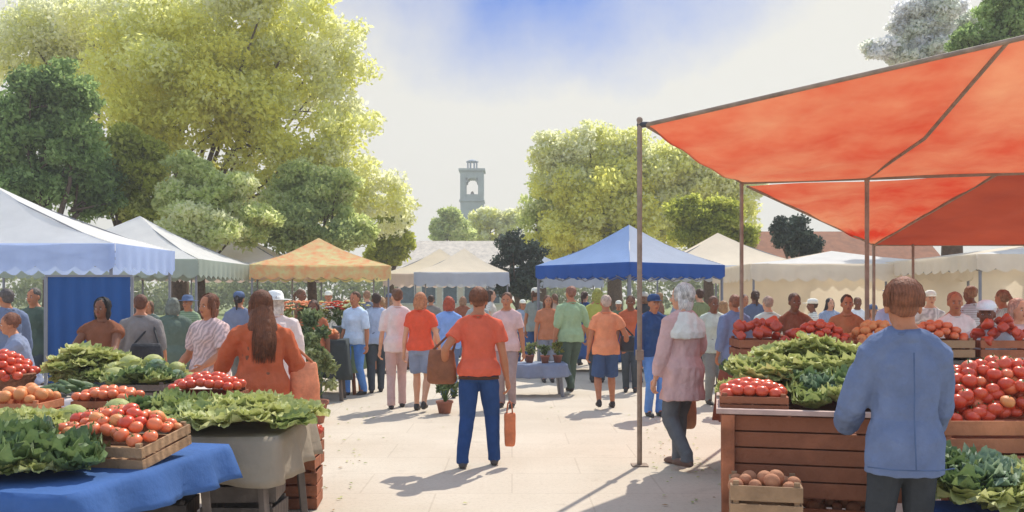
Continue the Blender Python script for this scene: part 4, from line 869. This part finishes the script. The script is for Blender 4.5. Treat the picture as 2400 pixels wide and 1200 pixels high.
def put(kind, loc, label, group, rng_, sc=1.0, stalk=False, flat=False, me=None):
    if kind in ('tomato', 'orange_tomato') and label not in ('x',) and not LATE[0]:
        st_ = rng_.getstate(); PEND.append((kind, tuple(loc), label, group, random.Random(rng_.random()), sc, stalk)); return
    v = PR(kind); me = me or v[0 if rng_.random() < .55 else rng_.randrange(len(v))]
    o = bpy.data.objects.new(kind, me); COL.objects.link(o); o.location = loc; k = sc * rng_.uniform(.78, 1.18); o.scale = (k, k, k * rng_.uniform(.92, 1.05))
    o.rotation_euler = (rng_.uniform(-.5, .5), rng_.uniform(-.5, .5), rng_.uniform(0, 6.28)) if not flat else (rng_.uniform(-.15, .15), rng_.uniform(-.15, .15), rng_.uniform(0, 6.28))
    if kind == 'red_pepper': o.rotation_euler = (rng_.uniform(.9, 1.9), 0, rng_.uniform(0, 6.28)); o.location.z += .04
    tag(o, label, {'orange_tomato': 'tomato', 'red_pepper': 'pepper', 'kale_bunch': 'kale'}.get(kind, kind), group)
    if stalk:
        c = bpy.data.objects.new('stalk', calyx_mesh); COL.objects.link(c); c.parent = o
    return o
def heap(kind, label, x, y, z, rz, w, d, hh, step, sc=1.0, seed=0, stalk=False, slope=0.0, shape='dome', fill=1.0, layers=1):
    """pile of separate pieces over a w x d patch; hh = height of the dome, slope = rise per metre towards the back"""
    q = random.Random(seed * 7 + 1); ca, sa = math.cos(rz), math.sin(rz); ny = max(1, int(round(d / step))); nx = max(1, int(round(w / step))); cnt = 0
    name = {'orange_tomato': 'tomato'}.get(kind, kind)
    for L_ in range(layers):
        for j in range(ny):
            for i in range(nx):
                if q.random() > fill: continue
                u = (i + .5 + (.25 if j % 2 else -.25) + q.uniform(-.15, .15) + .3 * L_) / nx - .5; v = (j + .5 + q.uniform(-.15, .15) + .3 * L_) / ny - .5
                r2 = (2 * u) ** 2 + (2 * v) ** 2
                if shape == 'dome' and r2 > 1.25: continue
                lx, ly = u * w, v * d; zz = z + hh * max(0, 1 - r2 * .8) + slope * ly + q.uniform(0, step * .18) - L_ * step * .6
                if zz < z + slope * ly - .001: continue
                put(kind, (x + lx * ca - ly * sa, y + lx * sa + ly * ca, zz), label, label.split(' in ')[0].split(' on ')[0] + ' (' + name.replace('_', ' ') + ' pile)' if False else label, q, sc, stalk, flat=kind in ('lettuce', 'kale_bunch', 'cabbage'), me=None); cnt += 1
    return cnt

# ---- left stalls
rz1 = R(-11.5)
u1 = Vector((-math.cos(rz1), -math.sin(rz1))); v1 = Vector((-math.sin(rz1), math.cos(rz1))); c1 = Vector((-2.06, 4.14))
def T1(a, b): return c1 + u1 * a + v1 * b
p = T1(1.2, .72); table('trestle table under the blue cloth at the lower left corner', p.x, p.y, rz1, 2.4, 1.44, .76)
cloth('deep blue tablecloth hanging over the front table at lower left', p.x, p.y, rz1, 2.4, 1.44, .76, .20, C(66, 98, 150))
Z1 = .768
p = T1(.95, .42); heap('kale_bunch', 'dark green kale bunch lying on the blue cloth at the front of the table', p.x, p.y, Z1, rz1, 1.45, .62, .07, .155, 1.0, 1)
p = T1(.46, .30); heap('lettuce', 'small loose lettuce at the front right corner of the blue cloth', p.x, p.y, Z1, rz1, .5, .3, .03, .15, .7, 2)
p = T1(.34, .84); crate('pale shallow crate of tomatoes on the blue cloth', p.x, p.y, Z1 + .02, rz1, .66, .46, .13, wood_l, tilt=R(8))
p = T1(.34, .84); heap('orange_tomato', 'orange-red tomato in the shallow crate on the blue cloth', p.x, p.y, Z1 + .12, rz1, .60, .42, .11, .070, 1.0, 3, True, .1, 'box')
p = T1(1.2, 1.0); heap('lettuce', 'yellow-green lettuce head behind the dark kale on the blue cloth', p.x, p.y, Z1 + .03, rz1, .85, .46, .10, .17, 1.0, 4)
p = T1(2.0, .9); heap('cabbage', 'blue-green cabbage at the left end of the blue cloth', p.x, p.y, Z1, rz1, .6, .8, .06, .2, 1.0, 5)
# table two
table('trestle table under the putty-coloured cloth, second from the front on the left', -3.05, 6.42, 0, 3.0, 1.15, .76); cloth('putty-coloured tablecloth on the second table of the left row', -3.05, 6.42, 0, 3.0, 1.15, .76, .30, C(150, 138, 120), 2)
heap('lettuce', 'pale curly lettuce heaped on the aisle end of the putty-coloured cloth', -1.95, 6.34, .79, 0, 1.0, 1.05, .08, .17, 1.0, 6, layers=2)
heap('cabbage', 'pale cabbage lying among lettuces on the putty-coloured cloth', -2.75, 6.15, .80, 0, .5, .5, .06, .2, .9, 7)
crate('crate of tomatoes raised at the back of the putty-coloured cloth', -2.32, 6.86, .79, 0, .5, .36, .17, wood_b); heap('tomato', 'bright red tomato in the raised crate behind the curly lettuces', -2.32, 6.86, .95, 0, .48, .34, .08, .07, 1.05, 8, True, 0, 'box')
crate('small crate of oranges at the left end of the putty-coloured cloth', -3.52, 6.5, .79, 0, .36, .36, .14, wood_o); heap('orange', 'orange in the small crate at the left end of the putty-coloured cloth', -3.52, 6.5, .90, 0, .34, .34, .06, .078, 1.05, 9, False, 0, 'box')
crate('long crate of orange-red tomatoes beside the oranges on the putty-coloured cloth', -3.05, 6.78, .79, 0, .42, .32, .12, wood_b); heap('orange_tomato', 'orange-red tomato in the long crate beside the oranges', -3.05, 6.78, .89, 0, .40, .3, .05, .072, 1.0, 10, True, 0, 'box')
heap('cucumber', 'dark cucumber in the row at the back of the putty-coloured cloth', -2.75, 6.72, .775, R(70), .5, .26, .05, .09, 1.1, 11, False, 0, 'box')
heap('kale_bunch', 'olive green kale bunch between the tomato crate and the curly lettuces', -2.45, 6.42, .8, 0, .4, .4, .06, .18, .9, 12)
for i, (xx, yy, zz, ll, mt_, w_) in enumerate([(-1.86, 6.25, 0, 'grey crate on the ground under the aisle end of the putty-coloured cloth', wood_g, .5), (-1.86, 6.27, .27, 'upper grey-brown crate stored below the curly lettuces', wood_g, .48), (-2.5, 6.3, 0, 'grey crate standing in shade under the middle of the putty-coloured cloth', wood_g, .5), (-1.72, 7.22, .0, 'lower brown crate standing in the aisle behind the second table', wood_b, .34), (-1.72, 7.22, .31, 'upper brown crate with peppers behind the second table', wood_b, .34)]):
    crate(ll, xx, yy, zz, R(rf.uniform(-6, 6)), w_, .36, .26 if i < 3 else .30, mt_)
heap('red_pepper', 'red pepper in the upper brown crate beside the aisle', -1.72, 7.22, .52, 0, .28, .3, .05, .09, 1, 13, False, 0, 'box')
# table three
table('low trestle table of cabbages, third in the left row', -4.35, 8.2, 0, 2.9, 1.15, .80); cloth('pinkish white tablecloth on the third table of the left row', -4.35, 8.2, 0, 2.9, 1.15, .80, .3, C(214, 200, 192), 5)
heap('cabbage', 'pale green cabbage in the heap before the grey waistcoat', -3.35, 8.15, .83, 0, .8, .7, .17, .18, 1.0, 14, layers=2)
heap('lettuce', 'yellow-green lettuce in the tall pile before the black-haired seller', -3.98, 8.40, .86, 0, .7, .6, .26, .16, 1.0, 15, layers=3)
basket('dark wicker basket filled with red tomatoes at the left', -4.55, 7.95, .81, .2, .29, .18, wick_d); heap('tomato', 'red tomato heaped in the dark wicker basket', -4.55, 7.95, .94, 0, .55, .55, .20, .072, 1.1, 16, True, layers=2)
heap('cucumber', 'dark cucumber in front of the melon pile', -3.85, 7.85, .81, R(10), .55, .24, .06, .085, 1.2, 17, False, 0, 'box')
crate('grey crate of dark kale at the right end of the third table', -3.15, 7.72, .81, 0, .42, .3, .13, wood_g); heap('kale_bunch', 'dark kale bunch in the grey crate on the third table', -3.15, 7.72, .88, 0, .42, .3, .05, .15, .8, 18)
# navy cloth screen
sx0, sx1 = XY(112, 12.6)[0], XY(305, 12.6)[0]; root = empty('cloth_screen', ((sx0 + sx1) / 2, 12.6, 0), 0, 'navy blue cloth screen hanging behind the black-haired seller', 'screen')
hw_ = (sx1 - sx0) / 2; m = MB(); m.sheet(lambda u, v: Vector(((u - .5) * 2 * hw_, .03 * math.sin(u * 34) * (.4 + v), 1.96 - v * 1.5)), 60, 8); m.build('hanging_cloth', f_navy, root)
m = MB(); m.bar((-hw_ - .03, 0, 1.97), (hw_ + .03, 0, 1.97), .03, .03); m.build('rail', steel, root)
for s in (-1, 1): m = MB(); m.bar((s * (hw_ + .03), 0, 0), (s * (hw_ + .03), 0, 1.955), .035, .035); m.box((s * (hw_ + .03), 0, .012), (.3, .3, .02)); m.build('post', steel, root)

# ---- flowers, plants and the dark table left of the path
def pot_plant(label, x, y, z, r, h, plant_h, plant_r, mt, leaf=None, seed=0, n=700, ls=.06, potm=None, bloom=None, kind='potted_plant'):
    root = empty(kind, (x, y, z), 0, label, 'plant'); m = MB(); m.loft([(0, 0, 0, r * .7, r * .7), (0, 0, h * .82, r * .95, r * .95), (0, 0, h * .84, r * 1.06, r * 1.06), (0, 0, h, r * 1.06, r * 1.06), (0, 0, h * .99, r * .92, r * .92), (0, 0, h * .9, r * .9, r * .9)], 24); m.build('pot', potm or mat('terracotta', C(160, 104, 84), .8, .2, 8, .2), root)
    q = random.Random(seed); cl = [(q.gauss(0, plant_r * .45), q.gauss(0, plant_r * .45), h + plant_h * q.uniform(.25, 1), plant_r * q.uniform(.3, .55), q.uniform(.1, .9)) for _ in range(14)]
    leaf_cloud('foliage', cl, n, ls, mat('leaves_plant', (0, 0, 0), .5, tint=mt, trans=.35), root, seed)
    m = MB(); [m.tube([(0, 0, h * .85), (c[0] * .5, c[1] * .5, (h + c[2]) / 2), c[:3]], [.010, .007, .004], 5) for c in cl]; m.build('stems', CAL, root)
    if bloom:
        for c in range(bloom[1]):
            px_, py_, pz_ = q.gauss(0, plant_r * .6), q.gauss(0, plant_r * .6), h + plant_h * q.uniform(.75, 1.25); m = MB()
            for i in range(7):
                a = i * .9; m.ell((px_ + .022 * math.cos(a), py_ + .022 * math.sin(a), pz_), (.022, .022, .012), 6)
            m.ell((px_, py_, pz_ + .006), (.018, .018, .014), 6); m.build('bloom', bloom[0][c % len(bloom[0])], root)
    return root
b_or = mat('orange_petal', C(236, 150, 100), .6, .15); b_rd = mat('red_petal', C(208, 80, 52), .6, .15); b_ye = mat('yellow_petal', C(226, 214, 130), .6, .15); zinc = mat('zinc', C(150, 156, 160), .45, .15, 6, spec=.5)
x, y = XY(735, 11.9); pot_plant('leafy potted plant in a terracotta pot at the left edge of the path', x, y, 0, .19, .30, .62, .26, SAGE, seed=1, n=1500, ls=.08)
x, y = XY(700, 12.6); pot_plant('tall dark green shrub in a grey tub behind the terracotta pot', x, y, 0, .2, .35, 1.25, .30, DRK, seed=2, n=2600, ls=.09, potm=zinc)
x, y = XY(1042, 12.9); pot_plant('small dark green potted plant just left of the navy jeans', x, y, 0, .12, .18, .34, .17, DRK, seed=3, n=900, ls=.06)
x, y = XY(745, 15.6); table('flower table under the striped tent', x, y, 0, 1.5, .7, .95, wood_b); cloth('sage cloth over the flower table', x, y, 0, 1.5, .7, .95, .55, C(120, 138, 108), 3)
for i, (dx_, dy_, bl, tx) in enumerate([(-.6, -.1, (b_rd, b_or), 'deep red and orange'), (-.28, .08, (b_or,), 'pure orange'), (.05, -.12, (b_or, b_ye), 'orange and yellow'), (.36, .05, (b_rd,), 'dark red'), (.62, -.05, (b_ye,), 'pale yellow')]):
    pot_plant('zinc bucket of %s flowers on the sage cloth' % tx, x + dx_, y + dy_, .956, .12, .22, .34, .19, DRK if i % 2 else OLV, seed=20 + i, n=500, ls=.05, potm=zinc, bloom=(bl, 26), kind='flower_bucket')
x, y = XY(758, 14.6); table('small side table draped in black near the flower stall', x, y, R(5), .75, .55, .98); cloth('black cloth hanging over the small side table', x, y, R(5), .75, .55, .98, .62, C(62, 68, 68), 4)
crate('shallow crate of oranges on the black cloth', x, y, .985, R(5), .5, .34, .09, wood_b); heap('orange', 'orange in the shallow crate on the black cloth', x, y, 1.04, 0, .44, .3, .04, .085, 1, 30, False, 0, 'box')
# low bench of plants at the far centre
x, y = XY(1255, 15.2); table('low grey bench of plants at the far centre', x, y, R(3), 1.0, .6, .55, steel); cloth('blue-grey cloth over the low bench', x, y, R(3), 1.0, .6, .55, .22, C(128, 138, 158), 6)
for i, (dx_, p_, tx) in enumerate([(-.36, YEL, 'pale yellow-green'), (-.1, SAGE, 'grey-green'), (.16, DRK, 'deep green'), (.38, OLV, 'olive')]):
    pot_plant('little pot of %s herbs on the low bench' % tx, x + dx_, y + (.06 if i % 2 else -.06), .556, .08, .13, .2, .11, p_, seed=40 + i, n=350, ls=.045)

# ---- right stalls
crt = empty('produce_cart', (1.92, 5.72, 0), R(-13), 'brown wooden produce cart with a plank body in the right foreground', 'cart')
m = MB()
for i in range(5):
    zz = .50 + i * .096; m.box((0, -.50, zz + .045), (1.14, .022, .088)); m.box((0, .50, zz + .045), (1.14, .022, .088)); m.box((-.56, 0, zz + .045), (.022, .97, .088)); m.box((.56, 0, zz + .045), (.022, .97, .088))
m.build('plank_body', wood_b, crt, bevel=.004)
m = MB(); m.box((0, -.53, 1.0), (1.2, .05, .03)); m.box((0, .53, 1.0), (1.2, .05, .03)); m.box((-.585, 0, 1.0), (.03, 1.0, .03)); m.box((.585, 0, 1.0), (.03, 1.0, .03)); m.build('rim', mat('pinkish_wood', C(196, 166, 152), .8, .2, 6), crt, bevel=.003)
MB().box((0, 0, .50), (1.08, .95, .02)).build('floor_board', wood_b, crt)
for sx in (-1, 1):
    for sy in (-1, 1): MB().box((sx * .53, sy * .525, .49), (.075, .05, .98)).build('leg', wood_b, crt, bevel=.005)
for s in (-1, 1):
    m = MB(); m.bar((-.52, s * .52, .14), (.52, s * .52, .14), .06, .035); m.build('stretcher', wood_b, crt)
MB().box((0, 0, .19), (1.0, 1.0, .03)).build('lower_shelf', wood_b, crt, bevel=.003)
def K(a, b_):
    t = R(-13); return 1.92 + a * math.cos(t) - b_ * math.sin(t), 5.72 + a * math.sin(t) + b_ * math.cos(t)
crate('dark brown crate of potatoes on the lower shelf of the cart', *K(.1, -.1), .207, R(-13), .52, .42, .2, wood_b); heap('potato', 'potato in the crate on the lower shelf of the cart', *K(.1, -.1), .33, R(-13), .46, .38, .06, .075, 1, 50, False, 0, 'box')
MB().box((0, 0, 0), (1.08, .95, .02)).build('sloping_board', wood_b, crt).location = (0, 0, .93)
heap('kale_bunch', 'dark kale bunch spread over the top of the wooden cart', *K(.18, -.12), .97, R(-13), .78, .62, .10, .15, .9, 51)
heap('lettuce', 'green lettuce heaped behind the kale on the wooden cart', *K(0, .28), 1.02, R(-13), 1.1, .55, .30, .16, 1.0, 52, layers=3)
crate('shallow crate of tomatoes at the left corner of the wooden cart', *K(-.38, -.26), .985, R(-13), .40, .40, .10, wood_b); heap('tomato', 'red tomato in the shallow crate at the left corner of the cart', *K(-.38, -.26), 1.05, R(-13), .36, .36, .05, .070, 1.05, 53, True, 0, 'box')
crate('tan crate on the ground at the left front corner of the cart', 1.40, 5.00, 0, R(-18), .40, .30, .34, wood_l); crate('upper tan crate of potatoes beside the left front corner of the cart', 1.41, 5.00, .36, R(-12), .38, .30, .30, wood_l)
heap('potato', 'potato in the upper tan crate beside the cart', 1.41, 5.00, .58, R(-12), .34, .26, .05, .08, 1.0, 54, False, 0, 'box')
table('trestle table of greens behind the wooden cart', 2.62, 7.05, 0, 1.8, .95, .92, wood_b)
crate('long crate of bushy greens behind the wooden cart', 2.10, 6.95, .925, 0, .66, .5, .16, wood_b); heap('kale_bunch', 'large olive kale bunch in the long crate behind the cart', 2.10, 6.95, 1.0, 0, .7, .5, .08, .17, 1.0, 56)
heap('lettuce', 'light lettuce at the right of the table behind the cart', 2.98, 7.0, .95, 0, .9, .7, .16, .17, 1.0, 57)
table('long table of peppers and tomatoes under the back of the red awning', 3.5, 8.55, R(-2), 2.8, 1.0, .95, wood_b); cloth('brick-red cloth over the long pepper table', 3.5, 8.55, R(-2), 2.8, 1.0, .95, .5, C(150, 84, 64), 7)
for i, (xx, kd, tx, mt_, kk) in enumerate([(1.88, 'red_pepper', 'red pepper in the leftmost crate of the pepper table', wood_b, .095), (2.42, 'tomato', 'tomato in the second crate of the pepper table', wood_b, .078), (2.96, 'orange', 'orange in the third crate of the pepper table', wood_o, .084), (3.50, 'orange_tomato', 'orange-red tomato in the fourth crate of the pepper table', wood_l, .078), (4.05, 'red_pepper', 'red pepper in the rightmost crate of the pepper table', wood_b, .095)]):
    yy = 8.35 - (xx - 3) * .035; xx += .45; crate('upturned grey crate used as a step %s' % ['at the left end of the pepper table', 'second from the left of the pepper table', 'in the middle of the pepper table', 'fourth from the left on the pepper table', 'at the right end of the pepper table'][i], xx, yy, .957, R(-2), .48, .40, .15, wood_g); crate('crate %s on the long pepper table' % ['of red peppers at the left end', 'of tomatoes, second from the left', 'of oranges, in the middle', 'of orange-red tomatoes, fourth from the left', 'of red peppers at the right end'][i], xx, yy, 1.12, R(-2), .5, .42, .17, mt_)
    heap(kd, tx, xx, yy, 1.25, R(-2), .46, .38, .14, kk, 1.05, 60 + i, False, .1, 'box')
heap('melon', 'yellow-green melon behind the crates of the pepper table', 3.6, 8.85, .96, 0, 1.2, .3, .16, .18, 1, 66, False, 0, 'box')
# tomatoes at the right edge
table('trestle table of tomatoes at the right edge', 3.25, 5.55, 0, 1.75, 1.05, .78, wood_o)
crate('wide terracotta-coloured crate of tomatoes at the right edge', 3.02, 5.40, .785, 0, 1.15, .66, .20, wood_o)
heap('tomato', 'red tomato in the big heap at the right edge', 3.02, 5.42, .98, 0, 1.10, .58, .26, .074, 1.1, 70, True, .15, 'box', layers=4)
table('low bench of lettuces in the bottom right corner', 2.95, 4.68, 0, 1.5, .5, .55, wood_g); cloth('blue cloth over the low bench in the bottom right corner', 2.95, 4.68, 0, 1.5, .5, .55, .25, C(62, 96, 160), 8)
heap('lettuce', 'curly lettuce on the low bench in the bottom right corner', 2.85, 4.68, .58, 0, 1.35, .52, .12, .15, 1.05, 71, layers=2)
heap('kale_bunch', 'dark kale bunch at the left end of the low corner bench', 2.40, 4.72, .62, 0, .35, .4, .08, .15, .9, 72)
# distant stalls
for i, (px, d, w_, tc_, kd, tx) in enumerate([(130, 17.2, 2.4, C(90, 110, 150), 'melon', 'under the far left tent'), (480, 21, 2.6, C(170, 176, 160), 'cabbage', 'under the second white tent'), (640, 25, 2.4, C(200, 190, 180), 'orange', 'under the third white tent'),
        (1430, 20.3, 2.2, C(70, 100, 150), 'tomato', 'under the blue tent'), (1900, 21.5, 3.2, C(200, 196, 184), 'orange_tomato', 'under the left long white tent'), (2250, 17.5, 2.6, C(206, 196, 184), 'melon', 'under the right long white tent'), (1090, 28, 2.2, C(190, 176, 160), 'orange', 'under the cream tent of the far row')]):
    x, y = XY(px, d); table('stall table ' + tx, x, y, 0, w_, .8, .85); cloth('tablecloth of the stall table ' + tx, x, y, 0, w_, .8, .85, .6, tc_, i)
    pl = {'orange_tomato': 'orange-red tomato', 'melon': 'pale melon', 'orange': 'orange', 'tomato': 'red tomato', 'cabbage': 'cabbage'}[kd]
    heap(kd, pl + ' on the stall table ' + tx, x, y, .88, 0, w_ * .8, .5, .1, .19 if kd in ('melon', 'cabbage') else .11, 1.1 if kd in ('melon', 'cabbage') else 1.3, 80 + i, False, 0, 'box', fill=.85)

# tomatoes: the nearest ones are objects, those past the first 295 are one heap-object
LATE[0] = True
def vis(t):
    l = t[1]; return abs(l[0] / l[1]) < .66
PEND = sorted([t for t in PEND if vis(t)], key=lambda t: t[1][1] - (0 if 'right edge' not in t[2] else .2))
for t in PEND[:295]: put(t[0], t[1], t[2], t[3], t[4], t[5], t[6])
if PEND[295:]:
    m = MB()
    for t in PEND[295:]:
        f0 = fruit('tomato', .040 * t[5], RED, 'tomato'); f0.v = [(v[0] + t[1][0], v[1] + t[1][1], v[2] + t[1][2]) for v in f0.v]
        m.add(f0.v, f0.f, 0 if t[0] == 'tomato' else 1)
    tag(m.build('tomatoes', [RED, REDO]), 'the many small far tomatoes in crates on the pepper table and far stalls', 'tomatoes', kind='stuff')

# dropped leaves and scraps near the stalls
q = random.Random(77); m = MB()
for i in range(230):
    side = q.random()
    if side < .45: x, y = q.uniform(-1.9, -1.0) - .0, q.uniform(5.4, 14); x -= (y - 5.4) * .14
    elif side < .85: x, y = q.uniform(.9, 1.5), q.uniform(4.8, 13); x += (y - 4.8) * .12
    else: x, y = q.uniform(-2, 3), q.uniform(7, 18)
    a = q.uniform(0, 6.28); l = q.uniform(.012, .035); w = l * .45; ca, sa = math.cos(a), math.sin(a)
    m.add([(x + l * ca, y + l * sa, .012), (x - w * sa, y + w * ca, .018), (x - l * ca, y - l * sa, .011), (x + w * sa, y - w * ca, .017)], [(0, 1, 2, 3)], q.randrange(3), False)
tag(m.build('dropped_leaves', [G1, G3, mat('dry_leaf', C(160, 130, 90), .8)]), 'small leaves and scraps dropped on the paving beside the stalls', 'leaves', kind='stuff')

bpy.data.scenes.remove(tmp_scene)

# ---------------------------------------------------------------- the light haze over the square
hb = MB(); hb.box((0, 75, 17), (300, 200, 36.0)); hm = bpy.data.materials.new('haze'); hm.use_nodes = True; ht = hm.node_tree; ht.nodes.clear()
ho = ht.nodes.new('ShaderNodeOutputMaterial'); hv = ht.nodes.new('ShaderNodeVolumePrincipled'); hv.inputs['Color'].default_value = (.95, .95, .93, 1); hv.inputs['Density'].default_value = .0020; hv.inputs['Anisotropy'].default_value = .3
ht.links.new(hv.outputs[0], ho.inputs['Volume']); tag(hb.build('haze', hm), 'thin pale haze over the whole market square', 'haze', kind='stuff')
